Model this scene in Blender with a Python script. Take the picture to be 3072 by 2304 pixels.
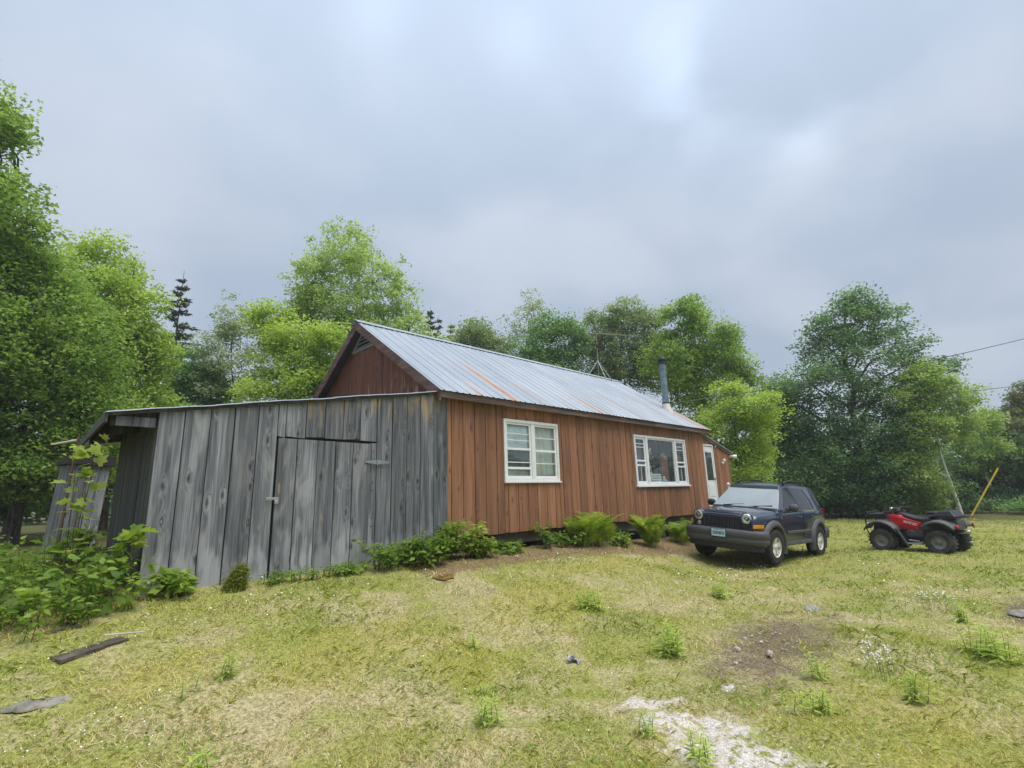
import bpy, math, random
import numpy as np
from mathutils import Vector, Matrix, Euler

for o in list(bpy.data.objects): bpy.data.objects.remove(o)
SC = bpy.context.scene
COL = SC.collection
R = math.radians

# ------------------------------------------------------------------ camera
cam_d = bpy.data.cameras.new('camera'); cam = bpy.data.objects.new('camera', cam_d); COL.objects.link(cam)
cam_d.sensor_width = 36; cam_d.lens = 36*1500/3072; cam_d.clip_end = 3000; cam_d.clip_start = .05
def cam_axes(yaw, pitch, roll):
    f = Vector((math.sin(yaw)*math.cos(pitch), math.cos(yaw)*math.cos(pitch), math.sin(pitch)))
    r = Vector((math.cos(yaw), -math.sin(yaw), 0)); u = r.cross(f)
    return r*math.cos(roll)+u*math.sin(roll), -r*math.sin(roll)+u*math.cos(roll), f
CAM = Vector((-5.330, -7.229, .692))
_r, _u, _f = cam_axes(.7708, .2191, -.0300)
cam.matrix_world = Matrix(((_r.x, _u.x, -_f.x, CAM.x), (_r.y, _u.y, -_f.y, CAM.y), (_r.z, _u.z, -_f.z, CAM.z), (0, 0, 0, 1)))
SC.camera = cam

# ------------------------------------------------------------------ node helpers
def nd(nt, typ, ins=None, **props):
    n = nt.nodes.new('ShaderNode'+typ)
    for k, v in props.items(): setattr(n, k, v)
    for k, v in (ins or {}).items():
        s = n.inputs[k]
        if isinstance(v, bpy.types.NodeSocket): nt.links.new(v, s)
        else: s.default_value = v
    return n
def mth(nt, op, a, b=0.0, c=0.0, clamp=False):
    return nd(nt, 'Math', {0: a, 1: b, 2: c}, operation=op, use_clamp=clamp).outputs[0]
def c4(c): return (c[0], c[1], c[2], 1)
def mixc(nt, f, a, b, mode='MIX'):
    a = c4(a) if isinstance(a, tuple) else a; b = c4(b) if isinstance(b, tuple) else b
    return nd(nt, 'Mix', {0: f, 6: a, 7: b}, data_type='RGBA', blend_type=mode).outputs[2]
def ramp(nt, fac, stops):
    n = nd(nt, 'ValToRGB', {0: fac}); e = n.color_ramp.elements
    while len(e) > 1: e.remove(e[0])
    e[0].position = stops[0][0]; e[0].color = c4(stops[0][1])
    for p, c in stops[1:]:
        k = e.new(p); k.color = c4(c)
    return n.outputs[0]
def rng01(nt, v, a, b, smooth=True):
    n = nd(nt, 'MapRange', {0: v, 1: a, 2: b, 3: 0., 4: 1.}); n.clamp = True
    if smooth: n.interpolation_type = 'SMOOTHSTEP'
    return n.outputs[0]
def noise(nt, vec, scale, detail=4, rough=.55, dist=0., dim='3D'):
    return nd(nt, 'TexNoise', {'Vector': vec, 'Scale': scale, 'Detail': detail, 'Roughness': rough, 'Distortion': dist}, noise_dimensions=dim).outputs[0]
def mapping(nt, vec, scale=(1, 1, 1), loc=(0, 0, 0), rot=(0, 0, 0)):
    return nd(nt, 'Mapping', {0: vec, 1: loc, 2: rot, 3: scale}).outputs[0]

# ------------------------------------------------------------------ sky: bright overcast, thin and lit through in places; the veiled sun stands high behind the camera
SUN_AZ, SUN_EL = R(168), R(67)
SUN = Vector((math.cos(SUN_EL)*math.sin(SUN_AZ), math.cos(SUN_EL)*math.cos(SUN_AZ), math.sin(SUN_EL)))
W = bpy.data.worlds.new('World'); SC.world = W; W.use_nodes = True
nt = W.node_tree; nt.nodes.clear()
sky = nd(nt, 'TexSky', sky_type='NISHITA', sun_disc=False, sun_elevation=SUN_EL, sun_rotation=SUN_AZ, air_density=1.2, dust_density=1.0)
bg1 = nd(nt, 'Background', {0: sky.outputs[0], 1: .05})
tc = nd(nt, 'TexCoord').outputs['Generated']
dirv = nd(nt, 'VectorMath', {0: tc}, operation='NORMALIZE').outputs[0]
sx = nd(nt, 'SeparateXYZ', {0: dirv})
el = mth(nt, 'MAXIMUM', sx.outputs[2], 0.0)
den = mth(nt, 'ADD', el, .28)
pl = nd(nt, 'CombineXYZ', {0: mth(nt, 'DIVIDE', sx.outputs[0], den), 1: mth(nt, 'DIVIDE', sx.outputs[1], den), 2: 0.}).outputs[0]
n1 = noise(nt, mapping(nt, pl, loc=(3.1, 1.7, 0)), 1.15, 2, .5, .3)
n2 = noise(nt, mapping(nt, pl, loc=(8.3, 5.2, 2)), 3.0, 3, .5, .2)
cl = mth(nt, 'ADD', mth(nt, 'MULTIPLY', n1, .75), mth(nt, 'MULTIPLY', n2, .25))
clr = rng01(nt, cl, .40, .62)
THIN = [((.698, .299, .650), 1.), ((.494, .465, .735), .35), ((.825, .163, .541), .45), ((.30, .586, .753), .4), ((.65, .285, .704), .55)]
glow = core = None                       # thin places in the cloud where light comes through
for tv, wgt in THIN:
    dp = mth(nt, 'MAXIMUM', nd(nt, 'VectorMath', {0: dirv, 1: tv}, operation='DOT_PRODUCT').outputs[1], 0.)
    g_ = mth(nt, 'MULTIPLY', mth(nt, 'POWER', dp, 60.), wgt); c_ = mth(nt, 'MULTIPLY', mth(nt, 'POWER', dp, 700.), wgt)
    glow = g_ if glow is None else mth(nt, 'ADD', glow, g_); core = c_ if core is None else mth(nt, 'ADD', core, c_)
ccol = mixc(nt, clr, (.412, .492, .610), (.530, .592, .695))
grad = mth(nt, 'ADD', .94, mth(nt, 'MULTIPLY', mth(nt, 'POWER', el, 2.6), 1.0))
lum = mth(nt, 'ADD', grad, mth(nt, 'MULTIPLY', glow, mth(nt, 'MULTIPLY', rng01(nt, n2, .3, .7), .13)))
lum = mth(nt, 'ADD', lum, mth(nt, 'MULTIPLY', core, mth(nt, 'MULTIPLY', rng01(nt, n2, .36, .60), .42)))
bg2 = nd(nt, 'Background', {0: ccol, 1: mth(nt, 'MULTIPLY', lum, .50)})
mxs = nd(nt, 'MixShader', {0: .94, 1: bg1.outputs[0], 2: bg2.outputs[0]})
nd(nt, 'OutputWorld', {0: mxs.outputs[0]})

sun_d = bpy.data.lights.new('sun', 'SUN'); sun_d.energy = 1.5; sun_d.angle = R(48); sun_d.color = (1, .95, .87)
sun = bpy.data.objects.new('sun', sun_d); COL.objects.link(sun)
sun.rotation_euler = SUN.to_track_quat('Z', 'Y').to_euler()

SC.view_settings.view_transform = 'Standard'; SC.view_settings.look = 'None'
SC.view_settings.exposure = 1.12; SC.view_settings.gamma = 1; SC.view_settings.use_curve_mapping = False
SC.render.engine = 'CYCLES'
SC.cycles.adaptive_threshold = .02; SC.cycles.volume_bounces = 0; SC.cycles.max_bounces = 5; SC.cycles.diffuse_bounces = 3; SC.cycles.glossy_bounces = 3; SC.cycles.transparent_max_bounces = 8; SC.cycles.transmission_bounces = 4

# ------------------------------------------------------------------ object helpers
def tag(o, label=None, cat=None, group=None, kind=None):
    if label: o['label'] = label
    if cat: o['category'] = cat
    if group: o['group'] = group
    if kind: o['kind'] = kind
    return o
def empty(name, loc=(0, 0, 0), rot=(0, 0, 0)):
    o = bpy.data.objects.new(name, None); COL.objects.link(o); o.location = loc; o.rotation_euler = rot
    o.empty_display_size = .2
    return o
def link(name, me, parent=None, loc=None):
    o = bpy.data.objects.new(name, me); COL.objects.link(o)
    if parent is not None: o.parent = parent
    if loc is not None: o.location = loc
    return o
def np_mesh(name, V, F, mat, smooth=False, attr=None):
    """F: (n,k) int array of equal-size faces"""
    me = bpy.data.meshes.new(name); V = np.asarray(V, np.float32); F = np.asarray(F, np.int32)
    n, k = F.shape
    me.vertices.add(len(V)); me.vertices.foreach_set('co', V.ravel())
    me.loops.add(n*k); me.loops.foreach_set('vertex_index', F.ravel())
    me.polygons.add(n); me.polygons.foreach_set('loop_start', np.arange(0, n*k, k, dtype=np.int32))
    if smooth: me.polygons.foreach_set('use_smooth', np.ones(n, bool))
    if attr is not None:
        a = me.attributes.new('tint', 'FLOAT', 'POINT'); a.data.foreach_set('value', np.asarray(attr, np.float32))
    me.update(calc_edges=True); me.materials.append(mat)
    return me
class MB:
    def __init__(s): s.v = []; s.f = []
    def add(s, vs, fs):
        b = len(s.v); s.v += [tuple(v) for v in vs]; s.f += [tuple(i+b for i in f) for f in fs]; return s
    def box(s, x0, x1, y0, y1, z0, z1):
        return s.add([(x, y, z) for z in (z0, z1) for y in (y0, y1) for x in (x0, x1)],
                     [(0, 2, 3, 1), (4, 5, 7, 6), (0, 1, 5, 4), (2, 6, 7, 3), (0, 4, 6, 2), (1, 3, 7, 5)])
    def hexa(s, lo, hi):     # lo, hi: 4 points each, same winding (ccw seen from hi side)
        return s.add(list(lo)+list(hi), [(3, 2, 1, 0), (4, 5, 6, 7), (0, 1, 5, 4), (1, 2, 6, 5), (2, 3, 7, 6), (3, 0, 4, 7)])
    def bar(s, a, b, w, h, up=(0, 0, 1)):
        a = Vector(a); b = Vector(b); d = (b-a).normalized(); upv = Vector(up)
        x = d.cross(upv); x = x.normalized() if x.length > 1e-4 else Vector((1, 0, 0)); z = x.cross(d)
        q = [(-1, -1), (1, -1), (1, 1), (-1, 1)]
        lo = [a+x*(i*w/2)+z*(j*h/2) for i, j in q]; hi = [b+x*(i*w/2)+z*(j*h/2) for i, j in q]
        return s.hexa(lo, hi)
    def prism(s, poly, fn, a, b):      # poly 2D, fn(u,v,t)->xyz
        n = len(poly)
        vs = [fn(u, v, a) for u, v in poly]+[fn(u, v, b) for u, v in poly]
        return s.add(vs, [tuple(range(n-1, -1, -1)), tuple(range(n, 2*n))]+[(i, (i+1) % n, n+(i+1) % n, n+i) for i in range(n)])
    def tube(s, pts, rad, n=8, caps=True):
        pts = [Vector(p) for p in pts]; m = len(pts)
        if not hasattr(rad, '__len__'): rad = [rad]*m
        b = len(s.v); px = None
        for i, p in enumerate(pts):
            d = (pts[min(i+1, m-1)]-pts[max(i-1, 0)])
            d = d.normalized() if d.length > 1e-9 else Vector((0, 0, 1))
            if px is None:
                px = d.orthogonal().normalized()
            px = (px-d*px.dot(d)); px = px.normalized() if px.length > 1e-6 else d.orthogonal().normalized()
            py = d.cross(px)
            for k in range(n):
                t = 2*math.pi*k/n; s.v.append(tuple(p+(px*math.cos(t)+py*math.sin(t))*rad[i]))
        for i in range(m-1):
            for k in range(n):
                k2 = (k+1) % n; s.f.append((b+i*n+k, b+i*n+k2, b+(i+1)*n+k2, b+(i+1)*n+k))
        if caps: s.f.append(tuple(b+k for k in range(n-1, -1, -1))); s.f.append(tuple(b+(m-1)*n+k for k in range(n)))
        return s
    def lathe(s, prof, o, axis=(0, 0, 1), n=24, close=True):
        a = Vector(axis).normalized(); x = a.orthogonal().normalized(); y = a.cross(x); o = Vector(o); b = len(s.v); m = len(prof)
        for r, h in prof:
            for k in range(n):
                t = 2*math.pi*k/n; s.v.append(tuple(o+a*h+(x*math.cos(t)+y*math.sin(t))*r))
        for i in range(m-1):
            for k in range(n):
                k2 = (k+1) % n; s.f.append((b+i*n+k, b+i*n+k2, b+(i+1)*n+k2, b+(i+1)*n+k))
        if close:
            s.f.append(tuple(b+k for k in range(n-1, -1, -1))); s.f.append(tuple(b+(m-1)*n+k for k in range(n)))
        return s
    def grid(s, rows, flip=False):
        b = len(s.v); m = len(rows); n = len(rows[0])
        for r in rows: s.v += [tuple(p) for p in r]
        for i in range(m-1):
            for k in range(n-1):
                q = (b+i*n+k, b+i*n+k+1, b+(i+1)*n+k+1, b+(i+1)*n+k); s.f.append(q[::-1] if flip else q)
        return s
    def mesh(s, name, mat, smooth=False):
        me = bpy.data.meshes.new(name); me.from_pydata(s.v, [], s.f); me.materials.append(mat)
        if smooth:
            for p in me.polygons: p.use_smooth = True
        me.update(); return me
    def build(s, name, mat, parent=None, smooth=False, bevel=0, seg=2, world=True, label=None):
        me = s.mesh(name, mat, smooth); o = link(name, me, parent)
        if parent is not None and world:      # vertices given in world axes: undo the root's offset
            p = parent; off = Vector(p.location)
            while p.parent is not None: p = p.parent; off = off+Vector(p.location)
            o.location = -off if parent.parent is None else (0, 0, 0)
        if bevel:
            m = o.modifiers.new('bevel', 'BEVEL'); m.width = bevel; m.segments = seg; m.limit_method = 'ANGLE'; m.angle_limit = R(35)
            m.harden_normals = False
        if label: o['label'] = label
        return o
def smooth_by_angle(o, ang=40):
    me = o.data
    for p in me.polygons: p.use_smooth = True
    try: me.set_sharp_from_angle(angle=R(ang))
    except Exception: pass
    return o
def text_mesh(name, body, size, depth, mat, shear=0, bold=0.):
    cu = bpy.data.curves.new(name, 'FONT'); cu.body = body; cu.size = size; cu.extrude = depth; cu.align_x = 'CENTER'; cu.align_y = 'CENTER'
    cu.shear = shear; cu.offset = bold
    t = bpy.data.objects.new(name, cu); COL.objects.link(t)
    bpy.context.view_layer.update()
    me = bpy.data.meshes.new_from_object(t.evaluated_get(bpy.context.evaluated_depsgraph_get()))
    bpy.data.objects.remove(t); bpy.data.curves.remove(cu)
    me.name = name; me.materials.clear(); me.materials.append(mat); return me

def sst(a, b, x):
    t = np.clip((x-a)/(b-a), 0, 1); return t*t*(3-2*t)
def ground_z(x, y):
    base = -.27-.33*sst(0, 9.5, x)-.25*sst(10, 16, x)
    foot = -4.6+2.3*sst(1.5, 5.5, x); t = np.clip((y-foot)/(.2-foot), 0, 1); k = t*t*(3-2*t)
    und = .03*np.sin(x*.9+.5)*np.sin(y*.8)+.02*np.sin(x*2.1+y*1.3)
    lo = -.90-.085*sst(3, 6, x)*sst(-4.4, -3., y)*sst(13, 10.5, x)
    return lo+(base-lo)*k+und*sst(-1, -3, y)*(1-.8*sst(3, 6, x)*sst(13, 10.5, x))
# ------------------------------------------------------------------ materials
def new_mat(name):
    m = bpy.data.materials.new(name); m.use_nodes = True; nt = m.node_tree; nt.nodes.clear()
    out = nd(nt, 'OutputMaterial'); return m, nt, out
def principled(nt, out, col, rough=.6, metal=0., bump=None, bstr=.3, bdist=.01, **kw):
    ins = {'Roughness': rough, 'Metallic': metal, 'Base Color': c4(col) if isinstance(col, tuple) else col}
    ins.update(kw)
    p = nd(nt, 'BsdfPrincipled', ins)
    if bump is not None:
        b = nd(nt, 'Bump', {'Strength': bstr, 'Distance': bdist, 'Height': bump}); nt.links.new(b.outputs[0], p.inputs['Normal'])
    nt.links.new(p.outputs[0], out.inputs[0]); return p
def plain(name, col, rough=.5, metal=0., var=.12, scale=9., bstr=0., **kw):
    m, nt, out = new_mat(name)
    tcd = nd(nt, 'TexCoord').outputs['Object']
    n = noise(nt, tcd, scale, 3, .6)
    n2 = noise(nt, tcd, scale*.23, 2, .6)
    f = mth(nt, 'ADD', mth(nt, 'MULTIPLY', n, .6), mth(nt, 'MULTIPLY', n2, .4))
    a = tuple(max(0, c*(1-var*2)) for c in col); b = tuple(min(1, c*(1+var*2)) for c in col)
    cc = mixc(nt, rng01(nt, f, .25, .75), a, b)
    principled(nt, out, cc, rough, metal, n if bstr else None, bstr, .005, **kw)
    return m
def wood(name, dark, mid, light, stain=None, stain_z=(1.2, 2.4), knots=.6, rough=.75, var=.45, knotcol=(.03, .025, .02), pale=None, axis='Z', foot=None):
    m, nt, out = new_mat(name)
    ob = nd(nt, 'TexCoord').outputs['Object']
    rn = nd(nt, 'ObjectInfo').outputs['Random']
    off = nd(nt, 'CombineXYZ', {0: mth(nt, 'MULTIPLY', rn, 37.3), 1: mth(nt, 'MULTIPLY', rn, 71.9), 2: mth(nt, 'MULTIPLY', rn, 53.1)}).outputs[0]
    v = nd(nt, 'VectorMath', {0: ob, 1: off}, operation='ADD').outputs[0]
    sc = {'Z': lambda a, b: (a, a, b), 'X': lambda a, b: (b, a, a), 'Y': lambda a, b: (a, b, a)}[axis]
    # knots: cells in the plane of the board
    sv = nd(nt, 'SeparateXYZ', {0: v}); vx_, vy_, vz_ = sv.outputs
    if axis == 'Z': ku, kv_ = mth(nt, 'ADD', vx_, vy_), vz_
    elif axis == 'X': ku, kv_ = vz_, vx_
    else: ku, kv_ = vz_, vy_
    kv = nd(nt, 'CombineXYZ', {0: mth(nt, 'MULTIPLY', ku, 6.0), 1: mth(nt, 'MULTIPLY', kv_, 2.2), 2: 0.}).outputs[0]
    vo = nd(nt, 'TexVoronoi', {'Vector': kv, 'Scale': 1., 'Randomness': 1.}, feature='F1', voronoi_dimensions='2D')
    d = vo.outputs['Distance']; d = mth(nt, 'ADD', d, mth(nt, 'MULTIPLY', mth(nt, 'SUBTRACT', noise(nt, v, 24., 1, .6), .5), .10))
    ck = nd(nt, 'SeparateColor', {0: vo.outputs['Color']}).outputs[0]
    has = mth(nt, 'GREATER_THAN', ck, 1-knots)
    pull = mth(nt, 'MULTIPLY', rng01(nt, d, .42, .05), has)
    vx = nd(nt, 'VectorMath', {0: v, 1: nd(nt, 'CombineXYZ', {0: mth(nt, 'MULTIPLY', pull, .05), 1: mth(nt, 'MULTIPLY', pull, .05), 2: mth(nt, 'MULTIPLY', pull, .05)}).outputs[0]}, operation='ADD').outputs[0]
    g1 = noise(nt, mapping(nt, vx, sc(42, 1.1)), 1., 3, .62, .2)
    g2 = noise(nt, mapping(nt, vx, sc(9, .55)), 1., 3, .55, .3)
    g3 = noise(nt, mapping(nt, v, sc(150, 3.5)), 1., 1, .6)
    g = mth(nt, 'ADD', mth(nt, 'ADD', mth(nt, 'MULTIPLY', g1, .42), mth(nt, 'MULTIPLY', g2, .42)), mth(nt, 'MULTIPLY', g3, .16))
    col = ramp(nt, g, [(.36, dark), (.50, mid), (.64, light)])
    if pale:
        pz = noise(nt, mapping(nt, v, sc(3.2, .9)), 1., 3, .6, .6)
        col = mixc(nt, mth(nt, 'MULTIPLY', rng01(nt, pz, .56, .72), .55), col, pale)
    if stain:
        z = nd(nt, 'SeparateXYZ', {0: ob}).outputs[2]
        s = noise(nt, mapping(nt, v, sc(11, 1.5)), 1., 3, .6, .5)
        s = mth(nt, 'ADD', s, mth(nt, 'MULTIPLY', rng01(nt, z, stain_z[0], stain_z[1]), .19))
        col = mixc(nt, mth(nt, 'MULTIPLY', rng01(nt, s, .64, .78), .8), col, stain)
    if foot:
        z = nd(nt, 'SeparateXYZ', {0: ob}).outputs[2]
        s = mth(nt, 'ADD', noise(nt, mapping(nt, v, sc(7, 2.)), 1., 2, .6), mth(nt, 'MULTIPLY', rng01(nt, z, foot[1], foot[0]), .35))
        col = mixc(nt, mth(nt, 'MULTIPLY', rng01(nt, s, .6, .85), .6), col, foot[2])
    ring = mth(nt, 'MULTIPLY', mth(nt, 'MULTIPLY', rng01(nt, d, .17, .03), has), .85)
    col = mixc(nt, ring, col, knotcol)
    heart = mth(nt, 'MULTIPLY', mth(nt, 'MULTIPLY', rng01(nt, d, .07, .03), has), mth(nt, 'GREATER_THAN', ck, .94))
    col = mixc(nt, mth(nt, 'MULTIPLY', heart, .6), col, light)
    br = mth(nt, 'ADD', 1-var*.55, mth(nt, 'MULTIPLY', rn, var))
    col = mixc(nt, 1., col, nd(nt, 'CombineColor', {0: br, 1: br, 2: br}).outputs[0], 'MULTIPLY')
    hb = mth(nt, 'SUBTRACT', mth(nt, 'ADD', mth(nt, 'MULTIPLY', g1, .6), mth(nt, 'MULTIPLY', g3, .5)), mth(nt, 'MULTIPLY', ring, .3))
    principled(nt, out, col, rough, 0., hb, .55, .006)
    return m
M = {}
M['shed'] = wood('weathered_grey_wood', (.042, .046, .054), (.136, .143, .158), (.27, .28, .295), stain=(.36, .26, .14), stain_z=(1.6, 2.4), knots=.26, rough=.85, var=.6, pale=(.33, .338, .345), foot=(-.4, .7, (.36, .37, .38)))
M['sheddark'] = wood('dark_and_shaded_weathered_wood', (.03, .028, .026), (.07, .068, .064), (.13, .125, .12), knots=.4, rough=.9, var=.5)  # dark wood; shade under the shed overhang is mixed into this colour
M['siding'] = wood('stained_siding', (.138, .060, .031), (.268, .120, .058), (.37, .190, .102), knots=.28, rough=.66, var=.45, knotcol=(.13, .045, .02))
M['gable'] = wood('red_stained_gable_boards', (.080, .028, .017), (.145, .050, .029), (.225, .090, .055), stain=(.38, .28, .19), stain_z=(3.4, 2.3), knots=.3, rough=.7, var=.35, knotcol=(.06, .02, .015))
M['fascia'] = wood('weathered_brown_trim', (.060, .040, .036), (.135, .092, .080), (.25, .19, .165), knots=.3, rough=.8, var=.3, axis='X', pale=(.27, .22, .20))
M['rake'] = wood('weathered_brown_rake_boards', (.070, .038, .034), (.145, .078, .066), (.24, .15, .13), knots=.2, rough=.8, var=.2, axis='Y')
M['soffit'] = plain('dark_soffit_boards', (.05, .04, .038), .8)
M['dark'] = plain('dark_felt_and_shade_sheet', (.022, .018, .016), .95)
M['joist'] = plain('dark_sill_beam', (.09, .085, .06), .9)
M['pier'] = plain('green_painted_post', (.02, .10, .075), .6)
M['white'] = plain('weathered_white_paint', (.74, .75, .75), .45, var=.05, scale=14, bstr=.15)
M['white2'] = plain('clean_white_vinyl', (.80, .81, .82), .35, var=.03)
M['room'] = plain('interior_wall', (.16, .14, .12), .9)
M['curtain'] = plain('pale_curtain', (.62, .60, .53), .9, var=.08, scale=5)
M['plasticsheet'] = plain('crinkled_plastic_sheet', (.66, .70, .74), .25, var=.12, scale=6, bstr=.5)
M['blackpl'] = plain('black_plastic', (.018, .018, .02), .55)
M['rubber'] = plain('tyre_rubber', (.022, .022, .023), .85, var=.2, scale=25, bstr=.3)
M['steel'] = plain('galvanised_steel', (.42, .44, .46), .4, .85)
M['pipe'] = plain('grey_stove_pipe', (.20, .25, .29), .4, .55, var=.15)
M['pipecap'] = plain('dark_teal_pipe_cap', (.035, .05, .055), .5, .4)
M['flash'] = plain('pale_roof_sealant', (.62, .57, .54), .8, var=.15, scale=12, bstr=.5)
M['brass'] = plain('dull_brass_tube', (.33, .29, .17), .5, .6)

def glass_mat(name, tint=(.9, .95, .95), base=.86, dirt=.08):
    m, nt, out = new_mat(name)
    tr = nd(nt, 'BsdfTransparent', {0: c4(tint)})
    gl = nd(nt, 'BsdfGlossy', {0: (1, 1, 1, 1), 'Roughness': .03})
    ge = nd(nt, 'NewGeometry'); cs = mth(nt, 'ABSOLUTE', nd(nt, 'VectorMath', {0: ge.outputs['Normal'], 1: ge.outputs['Incoming']}, operation='DOT_PRODUCT').outputs[1]); fr = mth(nt, 'ADD', .05, mth(nt, 'MULTIPLY', .95, mth(nt, 'POWER', mth(nt, 'SUBTRACT', 1., cs, clamp=True), 5.)))
    a = nd(nt, 'MixShader', {0: fr, 1: tr.outputs[0], 2: gl.outputs[0]})
    n = noise(nt, nd(nt, 'TexCoord').outputs['Object'], 5., 5, .7)
    df = nd(nt, 'BsdfDiffuse', {0: (.5, .52, .5, 1)})
    b = nd(nt, 'MixShader', {0: mth(nt, 'MULTIPLY', n, dirt), 1: a.outputs[0], 2: df.outputs[0]})
    nt.links.new(b.outputs[0], out.inputs[0]); return m
M['glass'] = glass_mat('window_glass')

# ribbed roofing steel with rust streaks that run down the slope
def roof_mat():
    m, nt, out = new_mat('ribbed_roof_steel')
    ob = nd(nt, 'TexCoord').outputs['Object']; s = nd(nt, 'SeparateXYZ', {0: ob})
    x, y = s.outputs[0], s.outputs[1]
    fine = noise(nt, ob, 30, 4, .6); big = noise(nt, mapping(nt, ob, (.9, .35, .35)), 1.3, 4, .6)
    col = mixc(nt, rng01(nt, big, .35, .7), (.315, .36, .42), (.40, .44, .495))
    col = mixc(nt, mth(nt, 'MULTIPLY', rng01(nt, fine, .5, .8), .25), col, (.31, .335, .37))
    st = noise(nt, mapping(nt, ob, (6.5, .22, .22)), 1., 5, .6, .2)
    mask = mth(nt, 'MULTIPLY', rng01(nt, st, .64, .75), .16)
    brk = noise(nt, mapping(nt, ob, (14, 2.2, 2.2)), 1., 4, .65)
    edge = mth(nt, 'MULTIPLY', mth(nt, 'SUBTRACT', brk, .5), .12)
    for xc, w, y0, y1, k in RUST:
        dx = mth(nt, 'ABSOLUTE', mth(nt, 'SUBTRACT', mth(nt, 'ADD', x, edge), xc))
        a = rng01(nt, dx, w, w*.25)
        b = mth(nt, 'MULTIPLY', rng01(nt, y, y1, y1-.9), rng01(nt, y, y0-.35, y0+.1))
        mask = mth(nt, 'MAXIMUM', mask, mth(nt, 'MULTIPLY', mth(nt, 'MULTIPLY', a, b), k))
    mask = mth(nt, 'MULTIPLY', mask, mth(nt, 'ADD', .62, mth(nt, 'MULTIPLY', brk, .7)), clamp=True)
    rust = mixc(nt, rng01(nt, brk, .35, .65), (.46, .19, .10), (.48, .31, .16))
    col = mixc(nt, mask, col, rust)
    principled(nt, out, col, mth(nt, 'ADD', .5, mth(nt, 'MULTIPLY', mask, .4)), mth(nt, 'SUBTRACT', .12, mth(nt, 'MULTIPLY', mask, .1)), fine, .05, .003)
    return m
# ------------------------------------------------------------------ ground: patches of bare soil, sand and moss that both the sheet and the blades follow
SOIL = [(.60, -4.98, 1.5, .52, .10), (3.9, -6.75, 1.0, .22, .1)]        # cx, cy, rx, ry, angle
SAND = [(-1.74, -5.20, .44, .20, -1.0), (-1.64, -4.80, .28, .11, -.6), (-1.95, -5.62, .45, .21, -1.0), (-.85, -5.10, .10, .05, .2)]
MOSS = [(-2.15, -3.35, .55, .38, .4), (-2.9, -2.6, .9, .5, .3), (-.7, -5.95, .5, .4, 0), (-.2, -2.5, 1.3, .6, .2), (-4.3, -2.2, .5, .25, .2), (-.6, -6.4, .9, .25, .1), (2.4, -1.7, 1.6, .35, .1)]
GREEN = [(.2, -2.9, .7, .45, .3), (-.3, -3.7, .8, .5, .4), (-2.4, -.75, 2.2, .28, 0), (-4.3, -1.2, 1.0, .4, .2), (12, -5, 8, 4, 0), (4.5, -2.2, 2.6, .5, .1), (-3.7, -4.0, .6, .3, 0), (16, -3, 9, 3, 0)]
def patch_np(lst, x, y):
    m = np.full(np.shape(x), 9.)
    for cx, cy, rx, ry, a in lst:
        c, s = math.cos(a), math.sin(a); dx, dy = x-cx, y-cy
        m = np.minimum(m, np.hypot((dx*c+dy*s)/rx, (-dx*s+dy*c)/ry))
    return m
def ground_mat():
    m, nt, out = new_mat('lawn_ground')
    ob = nd(nt, 'TexCoord').outputs['Object']
    za = nd(nt, 'SeparateColor', {0: nd(nt, 'Attribute', attribute_name='zone_a').outputs['Color']}); zb = nd(nt, 'SeparateColor', {0: nd(nt, 'Attribute', attribute_name='zone_b').outputs['Color']})
    j = mth(nt, 'MULTIPLY', mth(nt, 'SUBTRACT', noise(nt, ob, 3.4, 4, .68), .5), 1.2)
    zone = lambda s_: rng01(nt, mth(nt, 'ADD', s_, j), .62, .28)
    k = noise(nt, ob, 1.1, 5, .68); c = noise(nt, ob, 36., 3, .75); d = noise(nt, ob, 120., 1, .7)
    cc = rng01(nt, c, .3, .7)
    dry = mixc(nt, cc, (.26, .215, .105), (.62, .55, .30))
    grn = mixc(nt, cc, (.17, .185, .036), (.42, .43, .12))
    col = mixc(nt, rng01(nt, k, .40, .60), grn, dry)
    col = mixc(nt, mth(nt, 'MULTIPLY', zone(zb.outputs[0]), .7), col, grn)
    col = mixc(nt, mth(nt, 'MULTIPLY', zone(za.outputs[2]), .55), col, mixc(nt, cc, (.24, .21, .04), (.50, .45, .11)))
    soil = mixc(nt, cc, (.085, .062, .040), (.28, .215, .145))
    col = mixc(nt, mth(nt, 'MULTIPLY', rng01(nt, j, .10, .24), .5), col, soil)
    col = mixc(nt, mth(nt, 'MULTIPLY', rng01(nt, mth(nt, 'ADD', za.outputs[0], j), .72, .16), .92), col, soil)
    col = mixc(nt, mth(nt, 'MULTIPLY', rng01(nt, mth(nt, 'SUBTRACT', zb.outputs[1], j), .35, .75), .85), col, mixc(nt, cc, (.13, .075, .045), (.33, .22, .13)))
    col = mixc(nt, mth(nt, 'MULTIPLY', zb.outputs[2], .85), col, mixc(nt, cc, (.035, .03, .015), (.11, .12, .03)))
    hole = rng01(nt, noise(nt, ob, 13., 3, .7), .62, .50)
    col = mixc(nt, mth(nt, 'MULTIPLY', zone(za.outputs[1]), hole), col, mixc(nt, cc, (.50, .43, .36), (.80, .77, .73)))
    h = mth(nt, 'ADD', mth(nt, 'MULTIPLY', c, .7), mth(nt, 'MULTIPLY', d, .5))
    principled(nt, out, col, .95, 0., h, .9, .03, **{'Specular IOR Level': .2})
    return m
M['ground'] = ground_mat()
gx = np.concatenate([-np.geomspace(400, 12, 14), np.arange(-11.5, -6, .25), np.arange(-6, 5, .085), np.arange(5, 24, .25), np.geomspace(24.5, 400, 16)])
gy = np.concatenate([-np.geomspace(400, 11, 14), np.arange(-10.5, -8, .25), np.arange(-8, 0, .085), np.arange(0, 9, .25), np.geomspace(9.5, 400, 20)])
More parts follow.
